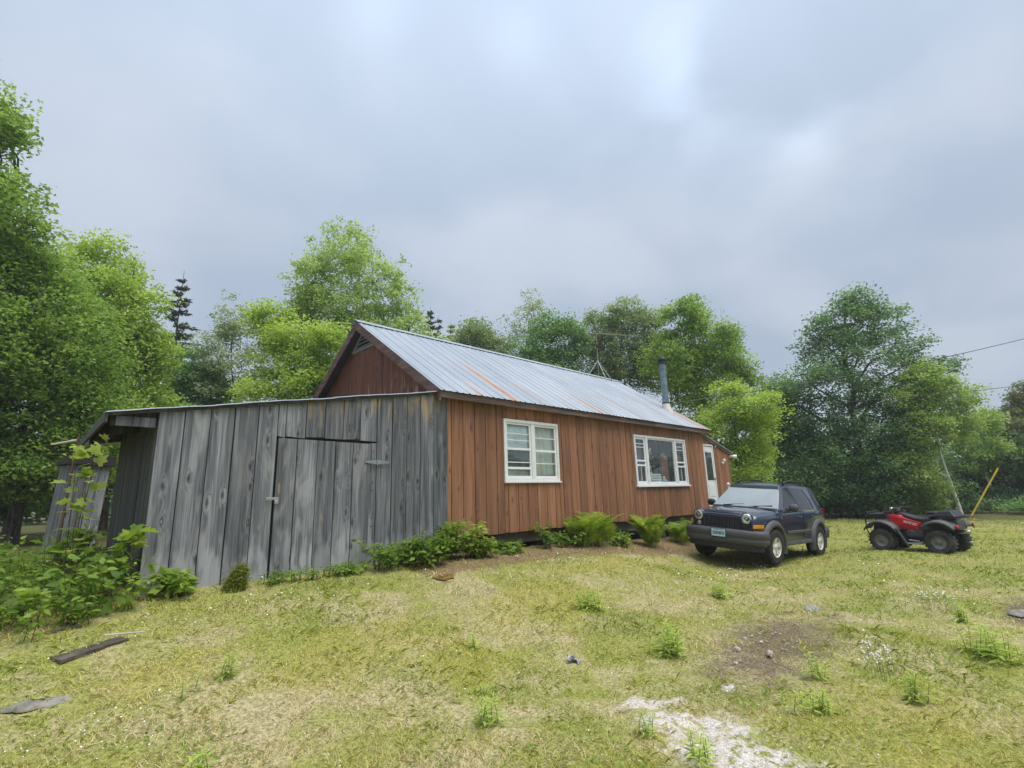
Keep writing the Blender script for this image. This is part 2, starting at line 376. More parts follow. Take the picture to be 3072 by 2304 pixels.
GX, GY = np.meshgrid(gx, gy); rs = np.random.RandomState(5)
near = (np.abs(GX-5) < 18) & (np.abs(GY+1) < 10.5)
GZ = ground_z(GX, GY)+near*(rs.rand(*GX.shape)-.5)*.028
GZ -= .035*np.clip(1.2-patch_np(SOIL, GX, GY), 0, 1)
V = np.stack([GX, GY, GZ], -1).reshape(-1, 3); nx_, ny_ = len(gx), len(gy)
I = np.arange(ny_*nx_).reshape(ny_, nx_)
F = np.stack([I[:-1, :-1], I[:-1, 1:], I[1:, 1:], I[1:, :-1]], -1).reshape(-1, 4)
gme = np_mesh('ground', V, F, M['ground'], True)
fx, fy = V[:, 0], V[:, 1]
strip = sst(-1.5, -.75, fy)*sst(-1.4, -.7, fx)*sst(9., 7., fx); bareside = sst(-1.9, -.9, fy)*sst(-3.9, -4.6, fx)*.35
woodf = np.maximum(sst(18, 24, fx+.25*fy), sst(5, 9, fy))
for nm, ch in (('zone_a', [np.clip(patch_np(l, fx, fy), 0, 2)/2 for l in (SOIL, SAND, MOSS)]), ('zone_b', [np.clip(patch_np(GREEN, fx, fy), 0, 2)/2, np.maximum(strip, bareside), woodf])):
    a_ = gme.attributes.new(nm, 'FLOAT_COLOR', 'POINT'); a_.data.foreach_set('color', np.stack(ch+[np.ones(len(V))], 1).astype(np.float32).ravel())
tag(link('ground', gme), kind='structure')
def G(x, y): return float(ground_z(x, y))
# ------------------------------------------------------------------ cabin (long wall on y = 0, x to the right, wall foot at z = 0)
rnd = random.Random(11)
L_, W_ = 9.94, 6.18
RIDGE_Z, RIDGE_Y = 4.72, 3.09
EAVE_Y, EAVE_Z = -.20, 2.55
RX0, RX1 = -.27, 10.17
SL = (RIDGE_Z-EAVE_Z)/(RIDGE_Y-EAVE_Y)
SLEN = math.hypot(RIDGE_Z-EAVE_Z, RIDGE_Y-EAVE_Y); SD = Vector((0, RIDGE_Y-EAVE_Y, RIDGE_Z-EAVE_Z)).normalized(); SN = Vector((0, -SD.z, SD.y))
RUST = [(1.56, .15, -.3, 1.75, .85), (.69, .14, -.3, .55, .65), (2.5, .12, -.3, 1.6, .40), (4.40, .16, -.3, 1.2, .60), (4.75, .12, -.3, .7, .6), (5.35, .10, -.3, 1.6, .42), (6.27, .12, -.3, 1.8, .60), (7.2, .08, -.3, 1.3, .35), (8.3, .12, -.3, 1.9, .55), (9.75, .45, -.3, 1.6, .60), (3.6, .10, -.3, 1.0, .35), (1.15, .06, .9, 1.9, .3)]
M['roof'] = roof_mat()
cabin = tag(empty('cabin', (0, 0, -.3)), 'single storey cabin with orange-brown board siding and a ribbed steel roof', 'cabin')
WINS = [(1.39, 3.015, .963, 2.193), (6.01, 8.76, .843, 2.157)]
TOPZ = 2.55
def board(name, x0, x1, z0, z1, mat, parent, y0=-.02, y1=.004, jit=.006, rr=rnd):
    dy = rr.uniform(0, jit); dz = rr.uniform(-.008, .008)
    b = MB().hexa([(x0, y0-dy, z0+dz), (x1, y0-rr.uniform(0, jit), z0+dz+rr.uniform(-.004, .004)), (x1, y1, z0+dz), (x0, y1, z0+dz)],
                  [(x0, y0-rr.uniform(0, jit), z1), (x1, y0-dy, z1), (x1, y1, z1), (x0, y1, z1)])
    return b.build(name, mat, parent, bevel=.0035, seg=1)
# body behind the boards, with real openings for the two windows
b = MB(); cuts = [0]+[v for w in WINS for v in w[:2]]+[L_]
for i in range(len(cuts)-1):
    x0, x1 = cuts[i], cuts[i+1]
    if i % 2 == 0: b.box(x0, x1, .006, .12, 0, 2.6)
    else:
        w = WINS[i//2]; b.box(x0, x1, .006, .12, 0, w[2]+.03); b.box(x0, x1, .006, .12, w[3]-.03, 2.6)
b.build('wall_sheathing', M['dark'], cabin)
b = MB(); b.box(.02, L_-.02, W_-.1, W_, -.6, 2.6); b.box(0, .1, .13, W_-.11, -.3, 2.6); b.box(L_-.1, L_, .13, W_-.11, -.3, 2.6)  # walls run below the floor, added to keep the gap under the cabin dark
b.build('back_wall_and_shade_skirt', M['gable'], cabin)
b = MB(); b.box(.11, L_-.11, .13, W_-.11, -.02, .06); b.box(.11, L_-.11, .13, W_-.11, 2.50, 2.54); b.box(.11, L_-.11, 3.0, 3.06, .06, 2.50); b.box(4.4, 4.46, .13, 3.0, .06, 2.50)
b.build('interior', M['room'], cabin)
MB().box(.0, L_, .10, .24, -.22, -.025).build('sill_beam', M['joist'], cabin, bevel=.006)
for px in (.35, 2.62, 4.1, 5.3, 7.3, 9.2):
    MB().box(px, px+.15, .12, .27, -.85, -.23).build('pier', M['pier'], cabin, bevel=.005)
# siding boards on the long wall
edges = [.0, .11, .379, .659, .926, 1.204, 1.485, 1.76, 2.04, 2.315, 2.59, 2.858, 3.135, 3.415, 3.69, 3.955, 4.23, 4.515, 4.80, 5.095, 5.40, 5.66, 5.90, 6.18, 6.475, 6.765, 7.045, 7.33, 7.64, 7.94, 8.24, 8.51, 8.78, 9.06, 9.34, 9.63, 9.94]
for x0, x1 in zip(edges[:-1], edges[1:]):
    a, c = x0+.006, x1-.006; done = False
    for wx0, wx1, wz0, wz1 in WINS:
        if c > wx0+.02 and a < wx1-.02:
            if a < wx0: board('siding_board', a, wx0-.004, 0, TOPZ-.06, M['siding'], cabin); a = wx0+.004
            if c > wx1: board('siding_board', wx1+.004, c, 0, TOPZ-.06, M['siding'], cabin); c = wx1-.004
            board('siding_board', a, c, 0, wz0-.004, M['siding'], cabin); board('siding_board', a, c, wz1+.004, TOPZ-.06, M['siding'], cabin); done = True
    if not done: board('siding_board', a, c, 0, TOPZ-.06, M['siding'], cabin)
    # the narrow lip of the lapped joint
    if .3 < x0 < 9.9 and not any(w[0]-.02 < x0 < w[1]+.02 for w in WINS):
        pass
# gable: boards, louvred vent
def roof_under(y): return EAVE_Z+SL*((y if y < RIDGE_Y else 2*RIDGE_Y-y)-EAVE_Y)-.10
y = .03
while y < W_-.05:
    y1 = min(y+rnd.uniform(.26, .285), W_)
    zt0, zt1 = roof_under(y), roof_under(y1-.006)
    def seg(ya, yb, za, zb, zlow):
        if min(za, zb) <= zlow: return
        d = rnd.uniform(0, .006)
        MB().hexa([(-.024-d, yb, zlow), (-.024-d, ya, zlow), (.0, ya, zlow), (.0, yb, zlow)], [(-.024-d, yb, zb), (-.024-d, ya, za), (.0, ya, za), (.0, yb, zb)]).build('gable_board', M['gable'], cabin, bevel=.003, seg=1)
    if y < RIDGE_Y < y1: seg(y, RIDGE_Y-.002, zt0, roof_under(RIDGE_Y), .1); seg(RIDGE_Y+.002, y1-.006, roof_under(RIDGE_Y), zt1, .1)
    else: seg(y, y1-.006, zt0, zt1, .1)
    y = y1
# vent (triangular, sits in the peak)
vz0, vz1, vy = 4.10, 4.54, .52
vent = MB(); vent.box(-.034, -.031, RIDGE_Y-.5, RIDGE_Y+.5, vz0, vz0+.004)
vent = MB().prism([(-vy, vz0), (vy, vz0), (0, vz1+.03)], lambda u, v, t: (t, RIDGE_Y+u, v), -.036, -.031).build('gable_vent', M['dark'], cabin)
M['vent'] = plain('grey_painted_vent', (.24, .235, .225), .7)
for (a, c) in (((-vy, vz0), (vy, vz0)), ((-vy, vz0), (0, vz1+.03)), ((vy, vz0), (0, vz1+.03))):
    MB().bar((-.05, RIDGE_Y+a[0], a[1]), (-.05, RIDGE_Y+c[0], c[1]), .035, .045, up=(1, 0, 0)).build('vent_frame', M['vent'], vent)
for i in range(4):
    z = vz0+.07+i*.09; h = vy*(vz1+.03-z)/(vz1+.03-vz0)-.03
    MB().hexa([(-.085, RIDGE_Y-h, z-.035), (-.085, RIDGE_Y+h, z-.035), (-.079, RIDGE_Y+h, z-.041), (-.079, RIDGE_Y-h, z-.041)], [(-.042, RIDGE_Y-h, z+.02), (-.042, RIDGE_Y+h, z+.02), (-.036, RIDGE_Y+h, z+.014), (-.036, RIDGE_Y-h, z+.014)]).build('louvre_slat', M['vent'], vent)
# roof: ribbed sheets, each a piece of its own, front and back slope share one mesh
PW = (RX1-RX0)/12
prof = []
n_r = 6; p = PW/n_r
for i in range(n_r):
    u = i*p; h = .020 if i % 2 == 0 else .011; w = .5 if i % 2 == 0 else .38
    prof += [(u, 0), (u+.30*p, 0), (u+(.30+.12)*p, h), (u+(.42+.12*w)*p, h), (u+(.54+.12*w)*p, 0)]
prof.append((PW+.0, 0))
def sheet_mesh():
    mb = MB(); rows = []
    for t in (-.045, SLEN*.33, SLEN*.66, SLEN+.0):
        rows.append([(u, -SLEN+t, h) for u, h in prof])
    mb.grid(rows, False)
    rows2 = [[(x, yy, z-.004) for x, yy, z in r] for r in rows]; mb.grid(rows2, True)
    return mb
for k in range(12):
    for side in (0, 1):
        mb = sheet_mesh(); q = MB()
        for (u, t, h) in mb.v:
            p3 = Vector((RX0+k*PW+u, RIDGE_Y, RIDGE_Z))+SD*t+SN*(h+.004+(.0025 if k % 2 else 0))
            if side: p3.y = 2*RIDGE_Y-p3.y
            q.v.append(tuple(p3))
        q.f = [f[::-1] for f in mb.f] if side else list(mb.f)
        q.build('roof_panel', M['roof'], cabin)
rc = MB()
for s_ in (-1, 1):
    a = Vector((0, RIDGE_Y, RIDGE_Z+.045)); d = Vector((0, s_*SD.y, -SD.z)); n = Vector((0, s_*SD.z, SD.y))
    for x0, x1 in ((RX0-.02, 3.2), (3.19, 6.7), (6.69, RX1+.02)):
        p0 = [Vector((x, 0, 0))+a+d*t for x, t in ((x0, 0), (x1, 0), (x1, .17), (x0, .17))]
        q0 = [p-n*.006 for p in p0]; rc.hexa(q0, p0) if s_ < 0 else rc.hexa(p0, q0)
rc.build('ridge_cap', M['roof'], cabin)
# deck under the sheets, soffit, fascias and rakes
for s_ in (0, 1):
    def mir(p): return (p[0], 2*RIDGE_Y-p[1], p[2]) if s_ else tuple(p)
    a = Vector((0, EAVE_Y+.03, EAVE_Z+.02))-SN*.0; e = Vector((0, RIDGE_Y, RIDGE_Z))
    q = MB(); lo = []; hi = []
    for x, bpt in ((RX0+.035, a), (RX1-.03, a), (RX1-.03, e), (RX0+.035, e)):
        P_ = Vector((x, bpt.y, bpt.z)); hi.append(mir(P_-SN*.006)); lo.append(mir(P_-SN*.035))
    q.hexa(lo, hi) if not s_ else q.hexa(hi, lo)
    q.build('roof_deck', M['soffit'], cabin)
    q = MB()
    lo = []; hi = []
    for x in (RX0, RX0+.032):
        pass
    t0, t1 = -.0, SLEN
    for nm, xx0, xx1 in (('rake_board', RX0, RX0+.03), ('rake_board', RX1-.028, RX1-.002)):
        b0 = Vector((0, EAVE_Y, EAVE_Z)); e0 = Vector((0, RIDGE_Y, RIDGE_Z)); dn = Vector((0, 0, -1))*.205
        pts = [b0-SN*.006, e0-SN*.006, e0-SN*.006+dn, b0-SN*.006+dn]
        A = [mir(Vector((xx0, p.y, p.z))) for p in pts]; B = [mir(Vector((xx1, p.y, p.z))) for p in pts]
        q = MB(); q.hexa(A, B) if s_ else q.hexa(B, A)
        q.build(nm, M['rake'], cabin, bevel=.004, seg=1)
for k, (x0, x1) in enumerate(((RX0+.031, 3.3), (3.303, 6.9), (6.903, RX1-.032))):
    MB().box(x0, x1, EAVE_Y+.004, EAVE_Y+.034, 2.405, 2.535-.004*k).build('fascia_board', M['fascia'], cabin, bevel=.004, seg=1)
    MB().box(x0, x1, EAVE_Y+.036, -.03, 2.47, 2.485).build('soffit_board', M['soffit'], cabin)
MB().box(RX0+.03, RX1-.03, 2*RIDGE_Y-EAVE_Y-.034, 2*RIDGE_Y-EAVE_Y-.004, 2.405, 2.53).build('fascia_board', M['fascia'], cabin)
# windows
def slab(parent, name, x0, x1, z0, z1, y0, y1, mat, bevel=.004):
    return MB().box(x0, x1, y0, y1, z0, z1).build(name, mat, parent, bevel=bevel, seg=1)
def frame(parent, name, x0, x1, z0, z1, w, y0, y1, mat):
    slab(parent, name, x0, x1, z1-w, z1, y0, y1, mat); slab(parent, name, x0, x1, z0, z0+w, y0, y1, mat)
    slab(parent, name, x0, x0+w, z0+w, z1-w, y0+.001, y1-.001, mat); slab(parent, name, x1-w, x1, z0+w, z1-w, y0+.001, y1-.001, mat)
def win_root(x0, x1, z0, z1, label):
    w = MB().box(x0+.01, x1-.01, .085, .10, z1-.05, z1-.01).build('window', M['white'], cabin, label=label); return w
w = win_root(*WINS[0], 'white double window with pale curtains')
x0, x1, z0, z1 = WINS[0]
frame(w, 'window_frame', x0, x1, z0, z1, .062, -.045, .03, M['white'])
slab(w, 'window_sill', x0-.02, x1+.02, z0-.035, z0-.002, -.075, .02, M['white'])
xm = (x0+x1)/2+.01
slab(w, 'mullion', xm-.045, xm+.045, z0+.063, z1-.063, -.04, .03, M['white'])
def sash(parent, x0, x1, z0, z1, rails, muntins, w=.04, y=-.012):
    frame(parent, 'sash', x0, x1, z0, z1, w, y-.012, y+.02, M['white2'])
    for r in rails: slab(parent, 'meeting_rail', x0+w, x1-w, r-.022, r+.022, y-.018, y+.018, M['white2'])
    for r in muntins: slab(parent, 'muntin', x0+w, x1-w, r-.008, r+.008, y-.004, y+.012, M['white2'], .002)
    zs = [z0+w]+[v for r in rails for v in (r-.022, r+.022)]+[z1-w]
    for i in range(0, len(zs), 2): slab(parent, 'pane', x0+w, x1-w, zs[i], zs[i+1], y+.012+.001*(i % 3), y+.016+.001*(i % 3), M['glass'], 0)
zz = lambda t: z0+.063+t*(z1-z0-.126)
sash(w, x0+.063, xm-.046, zz(0), zz(1), [zz(.52), zz(.175)], [zz(.68), zz(.80), zz(.28)])
sash(w, xm+.046, x1-.063, zz(0), zz(1), [zz(.505)], [zz(.75), zz(.27)])
def drape(name, x0, x1, z0, z1, y, mat, folds, amp, seed, lean=0.):
    rr = random.Random(seed); n = 48; rows = []
    ph = [rr.uniform(0, 6.3) for _ in range(4)]
    for j in range(7):
        t = j/6; z = z0+(z1-z0)*t
        rows.append([(x0+(x1-x0)*i/n+lean*(1-t)*.25*math.sin(i/n*3.14), y+amp*math.sin(folds*i/n*6.28+ph[0]+.6*t)*(1.1-t*.4)+amp*.5*math.sin(folds*2.3*i/n*6.28+ph[1]), z) for i in range(n+1)])
    o = MB().grid(rows).build(name, mat, cabin, smooth=True); m = o.modifiers.new('thick', 'SOLIDIFY'); m.thickness = .004
    return o
drape('curtain', x0+.02, xm+.05, z0, zz(.52), .06, M['curtain'], 2, .006, 1); drape('curtain', xm+.0, x1, z0, z1, .065, M['curtain'], 5, .011, 2, .5)
drape('plastic_sheet', x0+.06, xm-.06, zz(.5), zz(.97), .035, M['plasticsheet'], 3, .004, 3)
w = win_root(*WINS[1], 'white picture window with narrow side sashes')
x0, x1, z0, z1 = WINS[1]
frame(w, 'window_frame', x0, x1, z0, z1, .055, -.05, .03, M['white'])
slab(w, 'window_sill', x0-.03, x1+.03, z0-.04, z0-.002, -.095, .02, M['white'])
xa, xb = x0+.60, x1-.62
for xm_ in (xa, xb): slab(w, 'mullion', xm_-.05, xm_+.05, z0+.056, z1-.056, -.048, .03, M['white'])
zz = lambda t: z0+.056+t*(z1-z0-.112)
for sx0, sx1 in ((x0+.056, xa-.051), (xb+.051, x1-.056)):
    sash(w, sx0, sx1, zz(0), zz(1), [zz(.485), zz(.385)], [zz(.86), zz(.78)], .055)
    slab(w, 'muntin', (sx0+sx1)/2-.006, (sx0+sx1)/2+.006, zz(.06), zz(.36), -.012, .0, M['white2'], .002)
frame(w, 'picture_frame', xa+.051, xb-.051, zz(0), zz(1), .035, -.03, .02, M['white2'])
slab(w, 'pane', xa+.086, xb-.086, zz(0)+.035, zz(1)-.035, 0, .005, M['glass'], 0)
M['lace'] = plain('plum_curtain', (.16, .10, .11), .9)
drape('curtain', x0+.02, xa-.02, z0, z1, .07, M['lace'], 3, .012, 5); drape('curtain', xb+.02, x1-.02, z0, z1, .07, M['lace'], 3, .012, 6)
# things on the inside sill of the picture window
M['ochre'] = plain('ochre_wood', (.42, .22, .05), .5); M['redwood'] = plain('dull_red_panel', (.26, .09, .075), .6); M['china'] = plain('white_china', (.75, .76, .76), .3); M['bluech'] = plain('pale_blue_china', (.38, .52, .60), .3); M['leafw'] = plain('dried_white_flowers', (.66, .66, .60), .9)
arch = [(-.19, 0), (.19, 0)]+[(.19*math.cos(t*math.pi/10), .62+.19*math.sin(t*math.pi/10)) for t in range(11)]
tr = tag(empty('arched_panel', (7.72, .10, .93)), 'arched dull red panel standing inside the picture window', 'ornament')
MB().prism(arch, lambda u, v, t: (u, -t, v), -.035, 0).build('panel', M['redwood'], tr, world=False, bevel=.006)
MB().prism([(u*1.14, v*1.05-.01) for u, v in arch], lambda u, v, t: (u, -t, v), -.05, -.037).build('panel_border', M['pier'], tr, world=False)
MB().lathe([(.0, 0), (.07, .003), (.07, .012), (0, .016)], (0, -.002, .66), (0, -1, 0), 18, False).build('crest', M['ochre'], tr, world=False, smooth=True)
tr = tag(empty('china_hen', (7.62, .02+.16, .90)), 'pale blue and white china dish low in the picture window', 'ornament')
MB().lathe([(.05, 0), (.14, .04), (.15, .08), (.13, .10), (.0, .10)], (0, 0, 0), n=20).build('bowl', M['bluech'], tr, world=False, smooth=True)
MB().lathe([(.0, .09), (.11, .10), (.10, .17), (.05, .23), (.0, .25)], (0, 0, 0.0), n=20).build('lid', M['china'], tr, world=False, smooth=True)
tr = tag(empty('dried_flowers', (6.92, .15, .90)), 'bunch of dried white flowers left in the picture window', 'flowers')
q = MB(); rr = random.Random(4)
for _ in range(60):
    c_ = Vector((rr.gauss(0, .10), rr.gauss(0, .03), rr.uniform(.25, .95)-.0)); s_ = rr.uniform(.02, .05)
    q.lathe([(0, -s_*.5), (s_, 0), (0, s_*.6)], c_, (rr.uniform(-1, 1), -1, rr.uniform(-.3, 1)), 6, False)
q.build('blossoms', M['leafw'], tr, world=False)
MB().lathe([(.05, 0), (.09, .05), (.10, .16), (.05, .26), (.06, .28)], (0, 0, 0), n=18).build('vase', M['china'], tr, world=False, smooth=True)
tr = tag(empty('linen_pile', (7.2, .17, .90)), 'low pile of folded white linen inside the picture window', 'linen')
for i in range(4):
    rr = random.Random(i); MB().box(-.22+rr.uniform(-.03, .03), .22+rr.uniform(-.03, .03), -.1, .1, i*.065+.001, i*.065+.06).build('folded_cloth', M['china'], tr, world=False, bevel=.02, seg=3)
# stove pipe
pp = (9.52, .86)
zr_ = EAVE_Z+SL*(pp[1]-EAVE_Y)
pipe = MB().lathe([(.105, zr_-.1), (.105, 4.62), (.115, 4.625), (.115, 4.70), (.105, 4.705), (.105, 4.80)], (pp[0], pp[1], 0), n=24).build('chimney_pipe', M['pipe'], cabin, smooth=False)
smooth_by_angle(pipe)
smooth_by_angle(MB().lathe([(.12, 4.80), (.138, 4.81), (.138, 4.86), (.10, 4.88), (.10, 4.92), (.15, 4.93), (.15, 4.99), (.125, 5.03), (0.01, 5.05)], (pp[0], pp[1], 0), n=24).build('pipe_cap', M['pipecap'], pipe))
smooth_by_angle(MB().lathe([(.22, zr_-.18), (.125, zr_+.18), (.12, zr_+.22), (.11, zr_+.22)], (pp[0], pp[1], 0), n=20, close=False).build('pipe_flashing', M['flash'], pipe))
MB().lathe([(.115, zr_+.215), (.127, zr_+.22), (.127, zr_+.25), (.115, zr_+.255)], (pp[0], pp[1], 0), n=20, close=False).build('pipe_collar', M['blackpl'], pipe)
# entry porch at the far end
ax0, ax1 = 9.96, 11.9
def az(x): return 2.39-(x-9.92)*.25
b = MB(); b.prism([(ax0, -.05), (ax1, -.05), (ax1, az(ax1)-.06), (ax0, az(ax0)-.06)], lambda u, v, t: (u, t, v), 2.6, .05)
b.build('porch_wall', M['siding'], cabin)
xs = [ax0]; 
while xs[-1] < ax1-.02: xs.append(min(xs[-1]+.27, ax1))
dx0, dx1, dz1 = 9.99, 10.68, 2.05
for a, c in zip(xs[:-1], xs[1:]):
    lo = -.05
    if a < dx1:
        if c <= dx1+.01: lo = dz1+.06
        else:
            MB().prism([(dx1+.06, -.05), (c-.004, -.05), (c-.004, az(c)-.05), (dx1+.06, az(dx1)-.05)], lambda u, v, t: (u, t, v), .049, .025).build('porch_board', M['siding'], cabin); c = dx1+.055; lo = dz1+.06
            if a > c-.02: continue
    MB().prism([(a+.004, lo), (c-.004, lo), (c-.004, az(c)-.05), (a+.004, az(a)-.05)], lambda u, v, t: (u, t, v), .049, .025).build('porch_board', M['siding'], cabin, bevel=.003, seg=1)
MB().prism([(ax0, az(ax0)-.055), (ax1+.14, az(ax1+.14)-.055), (ax1+.14, az(ax1+.14)+.02), (ax0, az(ax0)+.02)], lambda u, v, t: (u, t, v), 2.65, -.03).build('porch_roof', M['fascia'], cabin)
MB().prism([(ax0, az(ax0)+.022), (ax1+.17, az(ax1+.17)+.022), (ax1+.17, az(ax1+.17)+.04), (ax0, az(ax0)+.04)], lambda u, v, t: (u, t, v), 2.68, -.07).build('porch_roof_sheet', M['roof'], cabin)
dr = MB().box(dx0+.05, dx1-.05, .012, .022, .02, dz1-.02).build('storm_door', M['white2'], cabin, label='white storm door with a dark upper pane and scalloped trim')
frame(dr, 'door_frame', dx0, dx1, -.04, dz1+.05, .05, -.01, .024, M['white'])
slab(dr, 'door_pane', dx0+.13, dx1-.13, .98, dz1-.17, .004, .010, M['glass'], 0)
slab(dr, 'door_void', dx0+.125, dx1-.125, .975, dz1-.165, .0105, .0115, M['dark'], 0)
for a, c in ((.10, .42), (.47, .86)): slab(dr, 'door_panel', dx0+.12, dx1-.12, a, c, .002, .011, M['white'], .008)
q = MB()
for i in range(7):
    xx = dx0+.13+(dx1-dx0-.26)*(i+.5)/7; q.lathe([(.035, 0), (.035, .004)], (xx, -.001, dz1-.17), (0, -1, 0), 12)
q.build('scalloped_trim', M['white2'], dr)
slab(dr, 'door_handle', dx1-.13, dx1-.10, .98, 1.06, -.04, .0, M['steel'])
# porch light, flood lights
lt = MB().lathe([(.04, 0), (.045, .05), (.03, .09)], (11.25, .02, 1.52), (0, -1, .2), 14).build('porch_light', M['white2'], cabin, smooth=True)
MB().lathe([(.02, 0), (.035, .03), (.05, .09), (.0, .12)], (11.25, -.05, 1.56), (.3, -.5, 1), 14).build('light_shade', M['white2'], lt, smooth=True)
fl = MB().box(ax1+.02, ax1+.10, -.02, .06, az(ax1)-.16, az(ax1)-.08).build('flood_light', M['white2'], cabin, bevel=.01)
for dxx in (-.02, .10):
    MB().lathe([(.025, 0), (.035, .05), (.075, .13), (.07, .135)], (ax1+.06+dxx, -.02, az(ax1)-.12), (.6, -.8, -.15), 16).build('flood_lamp', M['white2'], fl, smooth=True)
MB().lathe([(.03, 0), (.03, .03)], (10.9, .02, 2.06), (0, -1, 0), 12).build('door_chime', M['white2'], cabin)
# white stair rail by the door
sr = tag(empty('stair_rail', (10.95, -.2, G(10.95, -.2))), 'white stair rail with a ball-topped post beside the storm door', 'railing')
z_ = G(10.95, -.2)
MB().tube([(10.95, -.25, z_), (10.95, -.25, .78)], .035, 10).build('post', M['white'], sr)
MB().lathe([(.02, 0), (.05, .03), (.055, .06), (.035, .10), (0, .115)], (10.95, -.25, .78), n=14).build('ball_finial', M['white'], sr, smooth=True)
MB().tube([(10.95, -.25, .70), (11.15, -.9, .36), (11.25, -1.4, .12)], .028, 10).build('handrail', M['white'], sr)
MB().tube([(11.25, -1.4, .14), (11.25, -1.4, G(11.25, -1.4))], .03, 10).build('post', M['white'], sr)
stp = tag(empty('door_step', (10.35, -.3, G(10.35, -.3))), 'short flight of wooden steps under the storm door', 'steps')
for i in range(3):
    zt = -.05-.2*i; MB().box(10.0, 10.85, -.05-.3*(i+1)+.01, -.05-.3*i, zt-.05, zt-.005).build('tread', M['sheddark'], stp, bevel=.006)
for xx in (10.05, 10.76): MB().prism([(-.06, -.11), (-.06, G(10.3, -.3)-.05), (-.95, G(10.3, -.9)-.05), (-.95, -.52)], lambda u, v, t: (t, u, v), xx, xx+.04).build('stringer', M['sheddark'], stp)
# television antenna on the ridge
an = tag(empty('television_antenna', (9.0, RIDGE_Y, RIDGE_Z)), 'thin rusty television antenna on a tripod at the roof ridge', 'antenna')
MB().tube([(9.02, RIDGE_Y, RIDGE_Z+.02), (9.05, RIDGE_Y, 6.40)], .016, 8).build('mast', M['brass'], an)
for fx, fy in ((8.55, RIDGE_Y+.25), (9.55, RIDGE_Y-.20), (8.9, RIDGE_Y-.42)):
    zf = RIDGE_Z+.045-SL*abs(fy-RIDGE_Y); MB().tube([(fx, fy, zf), (9.03, RIDGE_Y, 5.32)], .017, 6).build('tripod_leg', M['steel'], an)
bd = Vector((.93, -.36, .05)).normalized(); bc = Vector((9.05, RIDGE_Y, 6.36))
boom = MB().tube([bc-bd*.55, bc+bd*1.75], .011, 6).build('boom', M['brass'], an)
side = Vector((.36, .93, 0)).normalized()
for i, t in enumerate((-.5, -.3, -.1, .15, .4, .65, .9, 1.15, 1.4, 1.65)):
    h = .75-.035*i; MB().tube([bc+bd*t-side*h+Vector((0, 0, .012)), bc+bd*t+side*h+Vector((0, 0, .012))], .0035, 5).build('element', M['steel'], boom)
MB().tube([(9.05, RIDGE_Y, 6.3), (9.12, RIDGE_Y-.03, 6.1), (9.04, RIDGE_Y-.04, 5.8), (9.09, RIDGE_Y-.03, 5.4), (9.0, RIDGE_Y-.05, 4.9)], .008, 6).build('cable', M['blackpl'], an)
MB().lathe([(.03, 0), (.035, .02), (.035, .10), (.03, .12)], (9.04, RIDGE_Y, 5.82), n=10).build('clamp', M['blackpl'], an)
# ------------------------------------------------------------------ weathered board shed against the gable end
rnd = random.Random(21)
shed = tag(empty('shed', (-4.25, 0, -.3)), 'low shed of weathered grey boards with a padlocked plank door', 'shed')
SX0 = -4.26; SDEP = 3.0
def sroof(x): return 1.735+(x+4.76)*.172       # underside of the roof
YF = -.055
def sboard(name, x0, x1, z0, z1a, z1b, parent, proud=0., tilt=0., mat=None):
    y0 = YF-proud-rnd.uniform(0, .010); y1 = y0+.026; k = tilt
    return MB().hexa([(x0-k, y0, z0), (x1-k, y0+rnd.uniform(-.006, .006), z0+rnd.uniform(-.03, .03)), (x1-k, y1, z0), (x0-k, y1, z0)],
                     [(x0, y0+rnd.uniform(-.006, .004), z1a), (x1, y0, z1b), (x1, y1, z1b), (x0, y1, z1a)]).build(name, mat or M['shed'], parent, bevel=.004, seg=1)
# board edges left of the door, over it, and right of it
left = [-4.26, -3.992, -3.713, -3.435, -3.149, -2.895]
for i in range(5):
    x0, x1 = left[i]+.005, left[i+1]-.005
    sboard('wall_board', x0, x1, -.36-rnd.uniform(0, .03), sroof(x0)-rnd.uniform(.005, .04), sroof(x1)-rnd.uniform(.005, .06), shed, proud=.006*(i % 2))
top = [-2.895, -2.785, -2.507, -2.229, -1.944, -1.664, -1.381]
for x0, x1 in zip(top[:-1], top[1:]): sboard('wall_board', x0+.005, x1-.005, 1.585, sroof(x0)-.012, sroof(x1)-.012, shed)
right = [-1.376, -1.11, -.838, -.567, -.295, -.035]
for i, (x0, x1) in enumerate(zip(right[:-1], right[1:])): sboard('wall_board', x0+.005, x1-.005, -.32, sroof(x0)-.01, sroof(x1)-.01, shed, proud=.004*(i % 2))
sboard('wall_board', -1.49+.004, -1.379, -.32, 1.555, 1.555, shed, proud=-.004)
MB().hexa([(-.034, YF-.006, -.32), (.0, YF-.004, -.32), (.0, .0, -.32), (-.034, 0, -.32)], [(-.034, YF-.006, 2.45), (.0, YF-.004, 2.45), (.0, 0, 2.45), (-.034, 0, 2.45)]).build('corner_board', M['shed'], shed)
MB().box(-4.2, -.04, -.022, .02, -.36, 1.72).build('inner_lining', M['dark'], shed)
MB().prism([(-4.2, 1.722), (-.04, 1.722), (-.04, sroof(-.04)-.02), (-4.2, sroof(-4.2)-.02)], lambda u, v, t: (u, t, v), .02, -.022).build('inner_lining', M['dark'], shed)
